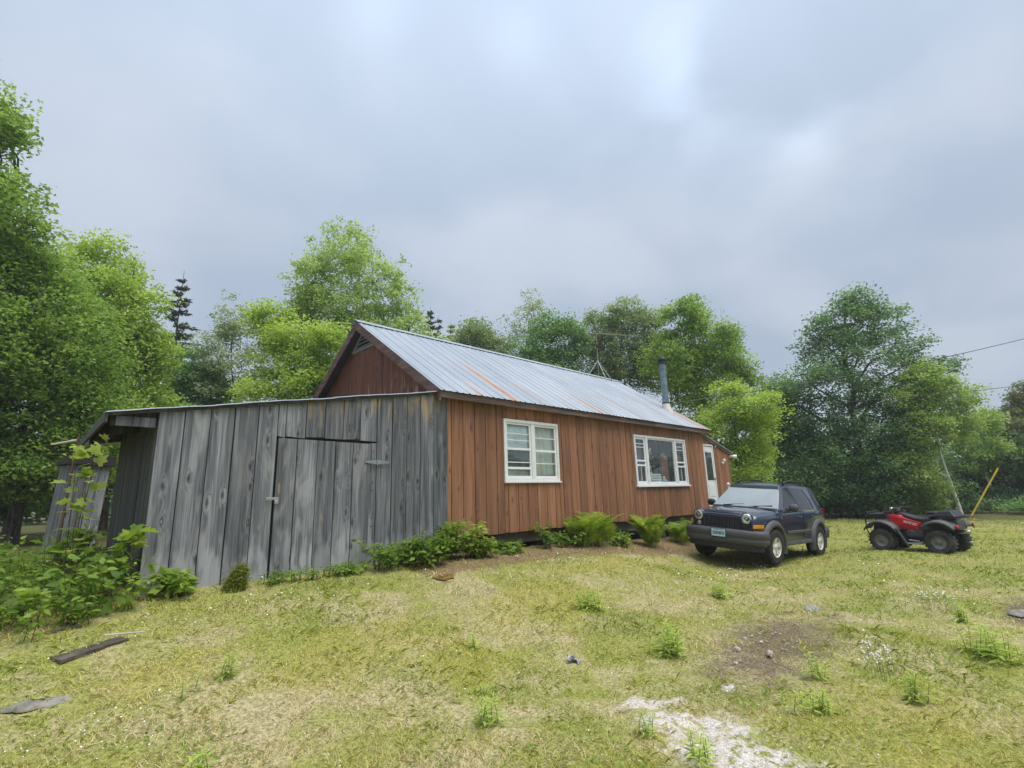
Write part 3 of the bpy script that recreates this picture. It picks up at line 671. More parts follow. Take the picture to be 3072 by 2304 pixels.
# door
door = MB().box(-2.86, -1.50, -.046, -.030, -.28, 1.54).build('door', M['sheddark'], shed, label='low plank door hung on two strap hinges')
de = [-2.878, -2.619, -2.331, -2.058, -1.782, -1.494]
for i, (x0, x1) in enumerate(zip(de[:-1], de[1:])):
    sboard('door_board', x0+.005, x1-.005, -.33+.02*(i % 2), 1.555-.004*i, 1.553-.004*i, door, proud=.022+.002*(i % 2), tilt=.0)
M['zinc'] = plain('dull_zinc', (.35, .38, .38), .45, .8)
for hz in (1.26, -.035):
    h = MB().prism([(-.20, -.012), (-.03, -.032), (.03, -.032), (.19, -.012), (.19, .012), (.03, .032), (-.03, .032), (-.20, .012)], lambda u, v, t: (-1.385+u, YF-.046+t, hz+v), .006, 0).build('hinge', M['zinc'], door)
    MB().tube([(-1.385, YF-.05, hz-.05), (-1.385, YF-.05, hz+.05)], .011, 8).build('hinge_pin', M['zinc'], h)
    for u in (-.16, -.09, .09, .15): MB().lathe([(.009, 0), (.007, .006)], (-1.385+u, YF-.046, hz), (0, -1, 0), 8).build('screw', M['steel'], h)
for zz_ in (1.43, .95, .83, .42, .30, -.2):
    MB().lathe([(.011, 0), (.009, .004)], (-1.435, YF-.004, zz_), (0, -1, 0), 8).build('nail_head', M['blackpl'], shed)
hs = MB().box(-2.99, -2.83, YF-.052, YF-.043, .725, .760).build('hasp', M['zinc'], door, bevel=.003)
MB().tube([(-2.865+.02*math.cos(t), YF-.064, .725+.022*math.sin(t)) for t in [math.pi*i/8 for i in range(9)]], .0045, 6).build('padlock_shackle', M['steel'], hs)
M['lock'] = plain('grey_padlock', (.42, .42, .42), .35, .6)
MB().box(-2.89, -2.84, YF-.078, YF-.054, .675, .725).build('padlock', M['lock'], hs, bevel=.005)
# left end wall, back wall
y = 0.02; i = 0
while y < SDEP-.02:
    y1 = min(y+rnd.uniform(.24, .29), SDEP); d = rnd.uniform(0, .012)
    MB().hexa([(SX0-.002-d, y1-.005, -.40), (SX0-.002-d, y+.003, -.40), (SX0+.024, y+.003, -.40), (SX0+.024, y1-.005, -.40)],
              [(SX0-.002-d, y1-.005, sroof(SX0)-.03), (SX0-.002-d, y+.003, sroof(SX0)-.03), (SX0+.024, y+.003, sroof(SX0)-.03), (SX0+.024, y1-.005, sroof(SX0)-.03)]).build('side_board', M['sheddark'], shed, bevel=.004, seg=1)  # end wall takes the darkened wood, its shade painted in
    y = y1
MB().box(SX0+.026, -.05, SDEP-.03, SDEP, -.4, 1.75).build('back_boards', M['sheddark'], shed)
# beam ends and rafters under the overhang
for yy in (.02, 1.2, 2.4):
    MB().hexa([(-4.70, yy, sroof(-4.70)-.14), (-.06, yy, sroof(-.06)-.13), (-.06, yy+.05, sroof(-.06)-.13), (-4.70, yy+.05, sroof(-4.70)-.14)],
              [(-4.70, yy, sroof(-4.70)-.012), (-.06, yy, sroof(-.06)-.012), (-.06, yy+.05, sroof(-.06)-.012), (-4.70, yy+.05, sroof(-4.70)-.012)]).build('rafter', M['sheddark'], shed)
MB().box(-4.66, -4.28, -.05, -.02, 1.60, 1.715).build('beam_end', M['shed'], shed, bevel=.004)
# roof: thin steel sheets with a curled front edge
for k, (xa, xb) in enumerate(((-4.76, -3.66), (-3.68, -2.10), (-2.13, -.24))):
    n = 14; rows = []; rows2 = []
    for yy in (-.13, -.10, 1.5, 3.2, 4.6, SDEP+.2):
        r1 = []; r2 = []
        for i in range(n+1):
            x = xa+(xb-xa)*i/n; curl = (.005*math.sin(x*4.+k)+.002*math.sin(x*17)) if yy < 0 else .004*math.sin(x*9+yy)
            z = sroof(x)+.014+.004*k+curl+(-.012 if yy < -.12 else 0); r1.append((x, yy, z)); r2.append((x, yy, z-.005))
        rows.append(r1); rows2.append(r2)
    b = MB().grid(rows).grid(rows2, True)
    b.grid([rows2[0], rows[0]]); b.grid([[r[0] for r in rows], [r[0] for r in rows2]]); b.grid([[r[-1] for r in rows2], [r[-1] for r in rows]])
    b.build('roof_sheet', M['roof'] if k < 2 else M['tansheet'] if 'tansheet' in M else M['roof'], shed)
for (xa, xb) in ((-4.74, -3.2), (-3.19, -1.6), (-1.59, -.26)):
    MB().hexa([(xa, -.095, sroof(xa)-.035), (xb, -.095, sroof(xb)-.035), (xb, -.065, sroof(xb)-.035), (xa, -.065, sroof(xa)-.035)],
              [(xa, -.095, sroof(xa)+.004), (xb, -.095, sroof(xb)+.004), (xb, -.065, sroof(xb)+.004), (xa, -.065, sroof(xa)+.004)]).build('edge_strip', M['sheddark'], shed)
MB().box(-4.765, -4.735, -.06, SDEP+.15, sroof(-4.76)-.10, sroof(-4.76)+.002).build('eave_shade_board', M['sheddark'], shed)  # dark board added to turn the pale eave edge shaded
MB().hexa([(-4.73, .08, sroof(-4.73)-.006), (-4.27, .08, sroof(-4.27)-.006), (-4.27, SDEP+.1, sroof(-4.27)-.006), (-4.73, SDEP+.1, sroof(-4.73)-.006)], [(-4.73, .08, sroof(-4.73)+.002), (-4.27, .08, sroof(-4.27)+.002), (-4.27, SDEP+.1, sroof(-4.27)+.002), (-4.73, SDEP+.1, sroof(-4.73)+.002)]).build('roof_deck', M['dark'], shed)  # dark sheet added under the overhang, its shade put into the colour
# ------------------------------------------------------------------ dark blue sport utility vehicle (local: x forward, y left, z up)
def car_paint(name, col):
    m, nt, out = new_mat(name)
    ob = nd(nt, 'TexCoord').outputs['Object']; n = noise(nt, ob, 4., 5, .65); z = nd(nt, 'SeparateXYZ', {0: ob}).outputs[2]
    dust = mth(nt, 'MULTIPLY', rng01(nt, mth(nt, 'ADD', mth(nt, 'MULTIPLY', n, .5), mth(nt, 'MULTIPLY', z, -.35)), .05, -.35), 0.)
    low = mth(nt, 'MULTIPLY', rng01(nt, mth(nt, 'ADD', z, mth(nt, 'MULTIPLY', n, .3)), .85, .45), .25)
    c = mixc(nt, mth(nt, 'MULTIPLY', n, .25), col, tuple(v*1.8 for v in col)); c = mixc(nt, low, c, (.09, .085, .075))
    principled(nt, out, c, mth(nt, 'ADD', .38, mth(nt, 'MULTIPLY', low, 1.)), 0., None, **{'Coat Weight': 1., 'Coat Roughness': mth(nt, 'ADD', .05, mth(nt, 'MULTIPLY', low, 1.))})
    return m
M['navy'] = car_paint('navy_car_paint', (.0045, .010, .040))
M['cladding'] = plain('grey_plastic_cladding', (.070, .072, .078), .6, var=.1)
M['carglass'] = plain('dark_car_glass', (.010, .014, .016), .05, var=.3, scale=2, IOR=1.45)
M['windscreen'] = plain('hazy_sky_reflection_windscreen', (.27, .31, .325), .10, var=.10, scale=1.6, **{'Coat Weight': 1., 'Coat Roughness': .03, 'Coat IOR': 1.7})  # sky reflection painted into the base colour, along with dusty haze
M['chrome'] = plain('bright_reflector', (.75, .76, .78), .12, .9)
M['alloy'] = plain('dusty_alloy', (.62, .60, .56), .45, .1)
M['amber'] = plain('amber_lens', (.70, .26, .015), .2)
M['redlens'] = plain('red_lens', (.35, .012, .012), .2)
M['plate'] = plain('pale_blue_plate', (.48, .66, .80), .4, var=.05); M['platetext'] = plain('dark_blue_ink', (.015, .03, .09), .5)
suv = tag(empty('parked_car', (7.96, -2.17, -.915), (-.08, -.03, 3.10)), 'dark blue sport utility vehicle parked facing left beside the cabin', 'car')
def P(mb, name, mat, par=suv, **k): return mb.build(name, mat, par, world=False, **k)
AX = (1.325, -1.325); AR = .435; WZ = .372
def lerp(x, pts):
    for (a, va), (b, vb) in zip(pts[:-1], pts[1:]):
        if x >= b: t = (x-a)/(b-a) if b != a else 0; return va+(vb-va)*min(max(t, 0), 1) if x <= a else va
    return pts[-1][1]
def zbot(x):
    z = .43 if x < 1.7 else .47
    for a in AX:
        if abs(x-a) < AR+.03: z = max(z, WZ+math.sqrt(max((AR+.03)**2-(x-a)**2, 0)))
    return z
HW = [(2.06, .66), (2.03, .71), (1.95, .745), (1.7, .79), (1.2, .825), (.6, .835), (-.5, .84), (-1.5, .83), (-1.95, .79), (-2.06, .74), (-2.09, .70)]
TOP = [(2.06, 1.01), (2.03, 1.045), (1.9, 1.085), (1.5, 1.125), (1.02, 1.15), (.94, 1.155), (.30, 1.675), (.18, 1.715), (-.2, 1.745), (-1.0, 1.745), (-1.6, 1.725), (-1.85, 1.69), (-1.95, 1.62), (-2.06, 1.15), (-2.09, 1.0)]
BELT = [(2.06, .97), (1.9, 1.02), (1.5, 1.055), (1.0, 1.09), (-2.09, 1.12)]
stations = sorted(set([2.06, 2.03, 1.95, 1.9, 1.02, .94, .85, .7, .55, .42, .30, .24, .18, 0, -.2, -.5, -.7, -1.6, -1.75, -1.85, -1.9, -1.95, -2.0, -2.06, -2.09]+[a+AR*1.07*math.cos(t*math.pi/16) for a in AX for t in range(17)]), reverse=True)
rows = []
for x in stations:
    w = lerp(x, HW); zt = lerp(x, TOP); zb = zbot(x); ze = min(lerp(x, BELT), zt-.012); cab = x < .95
    side = [(w-.055, zb), (w-.02, zb+.02), (w, zb+(ze-zb)*.35), (w+.004, zb+(ze-zb)*.6), (w-.006, ze-.07), (w-.03, ze-.015), (w-.055, ze)]
    if cab:
        k = .25/.60
        yy = lambda z: w-.055-(z-ze)*k
        up = [(yy(ze+(zt-ze)*.5), ze+(zt-ze)*.5), (yy(zt-.05) if zt-ze > .1 else yy(ze+(zt-ze)*.6), max(zt-.05, ze+(zt-ze)*.6)), (yy(zt)-.035, zt-.012), (yy(zt)*.6, zt+.008*(x < .2)), (0, zt+.018*(x < .2))]
    else:
        up = [(w-.085, ze+(zt-ze)*.35), (w-.14, ze+(zt-ze)*.6), (w-.24, zt-.028+.012), (w*.45, zt+.004), (0, zt)]
    half = side+up
    rows.append([(x, -y, z) for y, z in half]+[(x, y, z) for y, z in half[-2::-1]])
b = MB().grid(rows, True)
n = len(rows[0]); b.add(rows[0], [tuple(range(n))[::-1]]); b.add(rows[-1], [tuple(range(n))])
body = smooth_by_angle(P(b, 'body', M['navy']), 32)
# dark floor pan and wheel wells
q = MB(); q.box(-2.0, 1.95, -.62, .62, .38, .62)
for a in AX: q.box(a-.5, a+.5, -.70, .70, .42, .92)
P(q, 'underbody', M['blackpl'])
# windscreen, side glass, rear quarter glass
def wpt(x, y, off=.0): return None
def ws(u, v):   # u across -1..1, v up 0..1
    x = .915-.60*v; z = 1.168+.497*v; y = u*(.775-.205*v-.02); return Vector((x, y, z))+Vector((.62, 0, .78)).normalized()*.007
P(MB().grid([[ws(u/6, v/4)+Vector((.03*(1-(u/6)**2), 0, 0)) for u in range(-6, 7)] for v in range(5)], True), 'windscreen', M['windscreen'], smooth=True)
P(MB().grid([[ws(u/6, v)+Vector((.034*(1-(u/6)**2)+.003, 0, .003)) for u in range(-6, 7)] for v in (.86, 1.)], True), 'visor_band', M['carglass'], smooth=True)
def sg(poly, s, name, mat):
    ys = lambda x, z: lerp(x, HW)-.055-(z-lerp(x, BELT))*.4167
    vs = [(x, s*(ys(x, z)+.004), z) for x, z in poly]; m = len(vs); c = Vector((0, 0, 0))
    vs2 = [(x, s*(ys(x, z)-.004), z) for x, z in poly]
    f = [tuple(range(m)) if s < 0 else tuple(range(m-1, -1, -1))]+[((i+1) % m, i, m+i, m+(i+1) % m) if s < 0 else (i, (i+1) % m, m+(i+1) % m, m+i) for i in range(m)]
    return P(MB().add(vs+vs2, f), name, mat)
for s in (1, -1):
    sg([(.58, 1.14), (.54, 1.22), (.16, 1.60), (.10, 1.635), (-.20, 1.64), (-.30, 1.14)], s, 'door_window', M['carglass'])
    sg([(-.38, 1.14), (-.29, 1.64), (-.93, 1.64), (-1.12, 1.40), (-1.16, 1.14)], s, 'door_window', M['carglass'])
    sg([(-1.25, 1.16), (-1.22, 1.40), (-1.04, 1.635), (-1.68, 1.61), (-1.92, 1.20), (-1.86, 1.16)], s, 'quarter_window', M['carglass'])
    # belt strip, door seams, handles, side moulding
    yb = lambda x: s*(lerp(x, HW)+.002)
    q = MB()
    for xa, xb in ((.72, -.32), (-.36, -1.22)): q.bar((xa, s*(lerp(xa, HW)-.042), 1.105), (xb, s*(lerp(xb, HW)-.042), 1.118), .016, .02)
    P(q, 'belt_moulding', M['chrome'] if s > 0 else M['blackpl'])
    for pts in ([(.78, .50), (.80, 1.02)], [(-.345, .50), (-.345, 1.10)], [(-.90, .78), (-1.10, .95), (-1.17, 1.10)]):
        q = MB()
        for (xa, za), (xb, zb_) in zip(pts[:-1], pts[1:]): q.bar((xa, s*(lerp(xa, HW)+.0025), za), (xb, s*(lerp(xb, HW)+.0005), zb_), .008, .008, up=(0, 1, 0))
        P(q, 'door_seam', M['blackpl'])
    for xa in (-.14, -.98):
        hd = P(MB().lathe([(0, -.10), (.012, -.09), (.016, 0), (.012, .09), (0, .10)], (xa, s*(lerp(xa, HW)+.018), .985), (1, 0, .02), 10), 'door_handle', M['navy'], smooth=True)
    P(MB().hexa([(.66, s*.832, .615), (-.80, s*.836, .615), (-.80, s*.858, .63), (.66, s*.852, .63)][::s], [(.66, s*.832, .69), (-.80, s*.836, .69), (-.80, s*.858, .68), (.66, s*.852, .68)][::s]), 'side_moulding', M['cladding'], bevel=.008)
    P(MB().hexa([(.86, s*.70, .34), (-.86, s*.70, .34), (-.86, s*.86, .37), (.86, s*.86, .37)][::s], [(.86, s*.74, .46), (-.86, s*.74, .46), (-.86, s*.85, .45), (.86, s*.85, .45)][::s]), 'rocker_panel', M['cladding'], bevel=.015)
    # flares
    for a in AX:
        rows = []
        lo, hi = (-.42, math.pi+.30) if a > 0 else (-.36, math.pi+.36)
        if a > 0: lo, hi = (.02, math.pi+.36)
        for i in range(21):
            t = lo+(hi-lo)*i/20; cx_, cz_ = a+math.cos(t)*0, WZ
            c_, s_ = math.cos(t), math.sin(t)
            w = lerp(min(max(a+c_*.5, -2.09), 2.06), HW); wid = .115 if a > 0 else .10
            prof_ = [(AR-.005, w-.10), (AR-.005, w+.058), (AR+.018, w+.070), (AR+wid*.55, w+.060), (AR+wid, w+.018), (AR+wid+.01, w-.03)]
            rows.append([(a+c_*r_, s*y_, WZ+s_*r_*(1.02)) for r_, y_ in prof_])
        P(MB().grid(rows, s < 0), 'wheel_flare', M['cladding'], smooth=True)
    # mirror
    mr = P(MB().hexa([(.66, s*.845, 1.10), (.50, s*.845, 1.10), (.50, s*.80, 1.12), (.66, s*.80, 1.12)][::-s], [(.64, s*.90, 1.16), (.52, s*.90, 1.16), (.52, s*.82, 1.19), (.64, s*.82, 1.19)][::-s]), 'mirror_arm', M['blackpl'])
    q = MB(); rows = []
    for i in range(7):
        t = i/6; yv = .865+.215*t; h = .085*math.sqrt(max(1-(2*t-1)**4, .05)); d = .058*math.sqrt(max(1-(2*t-1)**4, .05))
        rows.append([(.585+d*math.cos(k*math.pi/6), s*yv, 1.205+h*math.sin(k*math.pi/6)) for k in range(12)]+[(.585+d, s*yv, 1.205)])
    P(q.grid(rows, s > 0).add(rows[0][:-1], [tuple(range(12))]).add(rows[-1][:-1], [tuple(range(11, -1, -1))]), 'mirror_shell', M['cladding'] if s > 0 else M['blackpl'], mr, smooth=True)
    # roof rail
    P(MB().tube([(.02, s*.545, 1.72), (-.06, s*.55, 1.775), (-.25, s*.555, 1.805), (-.7, s*.555, 1.815), (-1.15, s*.555, 1.81), (-1.42, s*.55, 1.79), (-1.55, s*.545, 1.73)], [.030, .026, .02, .017, .02, .026, .030], 10), 'roof_rail', M['blackpl'], smooth=True)
    # front lamps
    y_ = s*.545
    bez = P(MB().lathe([(.135, -.10), (.138, .0), (.128, .022), (.112, .024), (.106, .0)], (2.03, y_, .955), (1, s*.10, .03), 28, False), 'headlight_bezel', M['navy'], smooth=True)
    hl = P(MB().lathe([(.110, .006), (.100, .018), (.07, .026), (.045, .012), (0, .006)], (2.045, y_, .955), (1, s*.10, .03), 24, False), 'headlight', M['chrome'], smooth=True)
    P(MB().lathe([(.109, .012), (.09, .030), (.05, .040), (0, .043)], (2.045, y_, .955), (1, s*.10, .03), 24, False), 'lens', M['glass'], hl, smooth=True)
    P(MB().lathe([(0, .028), (.022, .022), (.028, .008)], (2.045, y_, .955), (1, s*.10, .03), 14, False), 'bulb_shield', M['steel'], hl, smooth=True)
    P(MB().lathe([(.045, 0), (.048, .015), (.04, .018), (0, .012)], (2.052, s*.52, .775), (1, 0, 0), 16, False), 'fog_lamp', M['chrome'] if s < 0 else M['blackpl'], smooth=True)
    P(MB().hexa([(2.07, s*.69, .765), (1.87, s*.835, .775), (1.84, s*.80, .775), (2.03, s*.66, .765)][::s], [(2.055, s*.69, .845), (1.87, s*.835, .845), (1.84, s*.80, .845), (2.02, s*.66, .845)][::s]), 'turn_signal', M['amber'], bevel=.008)
    P(MB().hexa([(1.975, s*.872, .60), (1.92, s*.892, .60), (1.92, s*.87, .60), (1.975, s*.85, .60)][::s], [(1.975, s*.868, .69), (1.92, s*.888, .69), (1.92, s*.866, .69), (1.975, s*.846, .69)][::s]), 'side_reflector', M['amber'])
    P(MB().hexa([(-2.07, s*.72, .92), (-1.99, s*.812, .92), (-2.02, s*.70, .92), (-2.05, s*.70, .92)][::s], [(-2.07, s*.69, 1.16), (-1.99, s*.79, 1.16), (-2.02, s*.70, 1.16), (-2.05, s*.69, 1.16)][::s]), 'tail_light', M['redlens'], bevel=.01)
    P(MB().lathe([(0, .006), (.022, .003), (.024, 0)], (.94, s*.838, .985), (0, s, 0), 12, False), 'fender_badge', M['steel'])
# front bumper: curved bar with a groove
def bump_row(th):
    a = th; y = .90*math.sin(a)/math.sin(1.25) if abs(a) <= 1.25 else .9
    return a
rows = []
prof_ = [(.41, -.07), (.43, -.02), (.47, .006), (.52, .014), (.53, .006), (.555, .006), (.565, .016), (.63, .022), (.68, .014), (.71, -.012), (.72, -.07)]
path = [(1.79, -.893), (1.84, -.895), (1.92, -.89), (2.01, -.86), (2.09, -.78), (2.145, -.62), (2.175, -.35), (2.185, 0), (2.175, .35), (2.145, .62), (2.09, .78), (2.01, .86), (1.92, .89), (1.84, .895), (1.79, .893)]
for i, (x, y) in enumerate(path):
    a = Vector(path[min(i+1, len(path)-1)])-Vector(path[max(i-1, 0)]); nrm = Vector((a.y, -a.x)).normalized()
    fl_ = .0
    rows.append([(x+nrm.x*d, y+nrm.y*d, z if z > .5 else z+fl_*.8) for z, d in prof_])
P(MB().grid(rows), 'front_bumper', M['cladding'], smooth=True)
P(MB().grid([[(x*.985, y*.94, z) for z in (.30, .40, .46)] for x, y in path[2:13]]), 'air_dam', M['blackpl'], smooth=True)
P(MB().box(1.9, 2.10, -.70, .70, .40, .74), 'bumper_core', M['blackpl'])
q = MB(); rows = []
for x, y in [(-1.62, .88), (-1.85, .885), (-2.0, .86), (-2.13, .74), (-2.19, .4), (-2.20, 0), (-2.19, -.4), (-2.13, -.74), (-2.0, -.86), (-1.85, -.885), (-1.62, -.88)]:
    rows.append([(x*f_, y*f_, z) for z, f_ in ((.42, .97), (.46, 1), (.60, 1.01), (.68, 1.0), (.72, .95))])
P(q.grid(rows), 'rear_bumper', M['cladding'], smooth=True)
P(MB().box(-2.1, -1.9, -.7, .7, .40, .70), 'bumper_core', M['blackpl'])
sp = P(MB().lathe([(.20, -.11), (.33, -.10), (.365, -.03), (.365, .06), (.33, .11), (.18, .12)], (-2.22, -.05, .98), (-1, 0, 0), 28), 'spare_tyre', M['rubber'], smooth=True)
# grille: seven slots in a body-coloured frame
gr = P(MB().box(2.048, 2.066, -.405, .405, .725, .965), 'grille', M['blackpl'])
for i in range(8):
    y_ = -.392+.784*i/7; P(MB().hexa([(2.06, y_-.020, .715), (2.06, y_+.020, .715), (2.092, y_+.013, .72), (2.092, y_-.013, .72)][::-1], [(2.056, y_-.020, .975), (2.056, y_+.020, .975), (2.08, y_+.013, .97), (2.08, y_-.013, .97)][::-1]), 'grille_bar', M['navy'], gr, bevel=.004)
for z_ in (.712, .972): P(MB().box(2.05, 2.088-(z_-.74)*.05, -.425, .425, z_-.018, z_+.016), 'grille_rail', M['navy'], gr, bevel=.008)
# hood seam, hood scoop edge, wipers, plate
P(MB().tube([(2.03, -.40, 1.05), (2.04, 0, 1.052), (2.03, .40, 1.05)], .006, 6), 'hood_seam', M['blackpl'])
for ya, yb in ((-.50, -.02), (.10, .62)):
    w = P(MB().bar((.93, ya, 1.178), (.875, yb, 1.225), .022, .02), 'wiper', M['blackpl'])
    P(MB().bar((.985, (ya+yb)/2-.2, 1.16), (.905, (ya+yb)/2, 1.205), .02, .015), 'wiper_arm', M['blackpl'], w)
P(MB().grid([[(1.02, u*.125, 1.162-.02*abs(u*.125)) for u in range(-6, 7)], [(.935, u*.125, 1.180-.02*abs(u*.125)) for u in range(-6, 7)]], True), 'cowl', M['blackpl'])
pl = P(MB().box(2.212, 2.222, -.155, .155, .545, .705), 'license_plate', M['plate'], bevel=.004)
frame_ = MB().box(2.206, 2.220, -.165, .165, .535, .544).box(2.206, 2.220, -.165, .165, .706, .716).box(2.206, 2.220, -.165, -.156, .544, .706).box(2.206, 2.220, .156, .165, .544, .706)
P(frame_, 'plate_frame', M['blackpl'], pl)
me = text_mesh('plate_number', '358\u00b7BFZ', .085, .001, M['platetext'], bold=.002)
o = link('plate_number', me, pl, (2.2235, 0, .615)); o.rotation_euler = (R(90), 0, R(90)); o.scale = (.92, 1, 1)
me = text_mesh('plate_heading', 'CONNECTICUT', .03, .0006, M['platetext']); o = link('plate_heading', me, pl, (2.2235, 0, .687)); o.rotation_euler = (R(90), 0, R(90))
# wheels
def wheel(x, y, s, steer=0):
    w = P(MB().lathe([(.205, -.11), (.30, -.122), (.345, -.118), (.366, -.09), (.372, -.04), (.372, .04), (.366, .09), (.345, .118), (.30, .122), (.205, .11)], (0, 0, 0), (0, 1, 0), 40, False), 'wheel', M['rubber'], smooth=True)
    w.location = (x, y, WZ); w.rotation_euler = (0, 0, steer)
    q = MB()
    for i in range(44):
        t = i*math.pi*2/44
        for k, yy in enumerate((-.075, -.025, .025, .075)):
            t2 = t+(.07 if k % 2 else 0); c_, s_ = math.cos(t2), math.sin(t2); r_ = .371 if abs(yy) < .05 else .3655
            q.hexa([Vector((c_*(r_-.006)+dx*-s_, yy+dy, s_*(r_-.006)+dx*c_)) for dx, dy in ((-.018, -.02), (.018, -.02), (.018, .02), (-.018, .02))], [Vector((c_*(r_+.007)+dx*-s_, yy+dy, s_*(r_+.007)+dx*c_)) for dx, dy in ((-.015, -.018), (.015, -.018), (.015, .018), (-.015, .018))])
    P(q, 'tread', M['rubber'], w)
    rim = P(MB().lathe([(.208, .112*s), (.200, .10*s), (.190, .05*s), (.185, -.05*s)], (0, 0, 0), (0, 1, 0), 32, False), 'rim', M['alloy'], w, smooth=True)
    P(MB().lathe([(.188, .03*s), (0, .03*s)], (0, 0, 0), (0, 1, 0), 24, False), 'brake_disc', M['blackpl'], w)
    q = MB()
    for i in range(5):
        t = i*2*math.pi/5+.3; c_, s_ = math.cos(t), math.sin(t); u = Vector((-s_, 0, c_)); d = Vector((c_, 0, s_))
        q.hexa([d*.04-u*.050+Vector((0, .05*s, 0)), d*.198-u*.066+Vector((0, .06*s, 0)), d*.198+u*.066+Vector((0, .06*s, 0)), d*.04+u*.050+Vector((0, .05*s, 0))], [d*.04-u*.040+Vector((0, .085*s, 0)), d*.198-u*.046+Vector((0, .100*s, 0)), d*.198+u*.046+Vector((0, .100*s, 0)), d*.04+u*.040+Vector((0, .085*s, 0))])
    P(q, 'spokes', M['alloy'], w, bevel=.006)
    P(MB().lathe([(.062, .05*s), (.062, .088*s), (.045, .100*s), (0, .104*s)], (0, 0, 0), (0, 1, 0), 20, False), 'hub_cap', M['alloy'], w, smooth=True)
for x in AX:
    for s in (1, -1): wheel(x, s*.755, s, R(-3) if x > 0 else 0)
# ------------------------------------------------------------------ all-terrain vehicle (local: x forward, y left, z up)
M['atvred'] = plain('red_atv_plastic', (.62, .018, .022), .35, var=.08)
M['atvgrey'] = plain('faded_black_atv_plastic', (.075, .076, .078), .55, var=.2, scale=6)
M['seat'] = plain('black_seat_vinyl', (.022, .023, .026), .38)
M['mud'] = plain('dusty_tyre_rubber', (.06, .058, .052), .9, var=.3, scale=12)
M['atvrim'] = plain('dusty_grey_rim', (.20, .20, .19), .6, var=.2)
M['textw'] = plain('white_lettering', (.82, .82, .82), .5, var=.02)
atv = tag(empty('quad_bike', (10.71, -4.87, -.945), (-.02, .01, 1.32)), 'red and black four wheeled quad bike parked on the grass', 'quad bike')
atv.scale = (.94, .94, .89)
def A(mb, name, mat, par=atv, **k): return mb.build(name, mat, par, world=False, **k)
tyre = MB().lathe([(.16, -.10), (.24, -.125), (.285, -.115), (.305, -.07), (.31, 0), (.305, .07), (.285, .115), (.24, .125), (.16, .10)], (0, 0, 0), (0, 1, 0), 32, False).mesh('atv_tyre', M['mud'], True)
q = MB()
for i in range(20):
    for k in (0, 1):
        t = (i+.5*k)*math.pi*2/20; yc = -.055 if k else .055; c_, s_ = math.cos(t), math.sin(t); sk = .02 if k else -.02
        def pt(r_, dx, dy): return Vector((c_*r_-s_*(dx+dy*sk*8), yc+dy, s_*r_+c_*(dx+dy*sk*8)))
        q.hexa([pt(.295, -.022, -.06), pt(.295, .022, -.06), pt(.295, .022, .06), pt(.295, -.022, .06)], [pt(.318, -.016, -.055), pt(.318, .016, -.055), pt(.318, .016, .055), pt(.318, -.016, .055)])
lug = q.mesh('atv_lugs', M['mud'])
for x in (.63, -.63):
    for s in (1, -1):
        w = link('wheel', tyre, atv, (x, s*.42, .325)); l = link('tread', lug, w)
        A(MB().lathe([(.165, .11*s), (.155, .085*s), (.12, .06*s), (.07, .055*s), (.06, .075*s), (0, .08*s)], (0, 0, 0), (0, 1, 0), 24, False), 'rim', M['atvrim'], w, smooth=True)
        for k in range(4): A(MB().lathe([(.011, .055*s), (.010, .075*s), (0, .078*s)], (.09*math.cos(k*1.571+.5), 0, .09*math.sin(k*1.571+.5)), (0, 1, 0), 6, False), 'lug_nut', M['steel'], w)
A(MB().box(-.75, .72, -.16, .16, .28, .40).box(-.35, .40, -.20, .20, .38, .62).tube([(.63, -.34, .325), (.63, .34, .325)], .03).tube([(-.63, -.34, .325), (-.63, .34, .325)], .04).bar((.3, .16, .36), (.63, .33, .30), .03, .03).bar((.3, -.16, .36), (.63, -.33, .30), .03, .03), 'chassis', M['blackpl'])
A(MB().lathe([(.09, -.14), (.11, -.1), (.11, .1), (.09, .14)], (.05, .10, .50), (0, 1, 0), 16).box(-.22, -.02, .12, .22, .42, .60), 'engine', M['atvgrey'], bevel=.008)
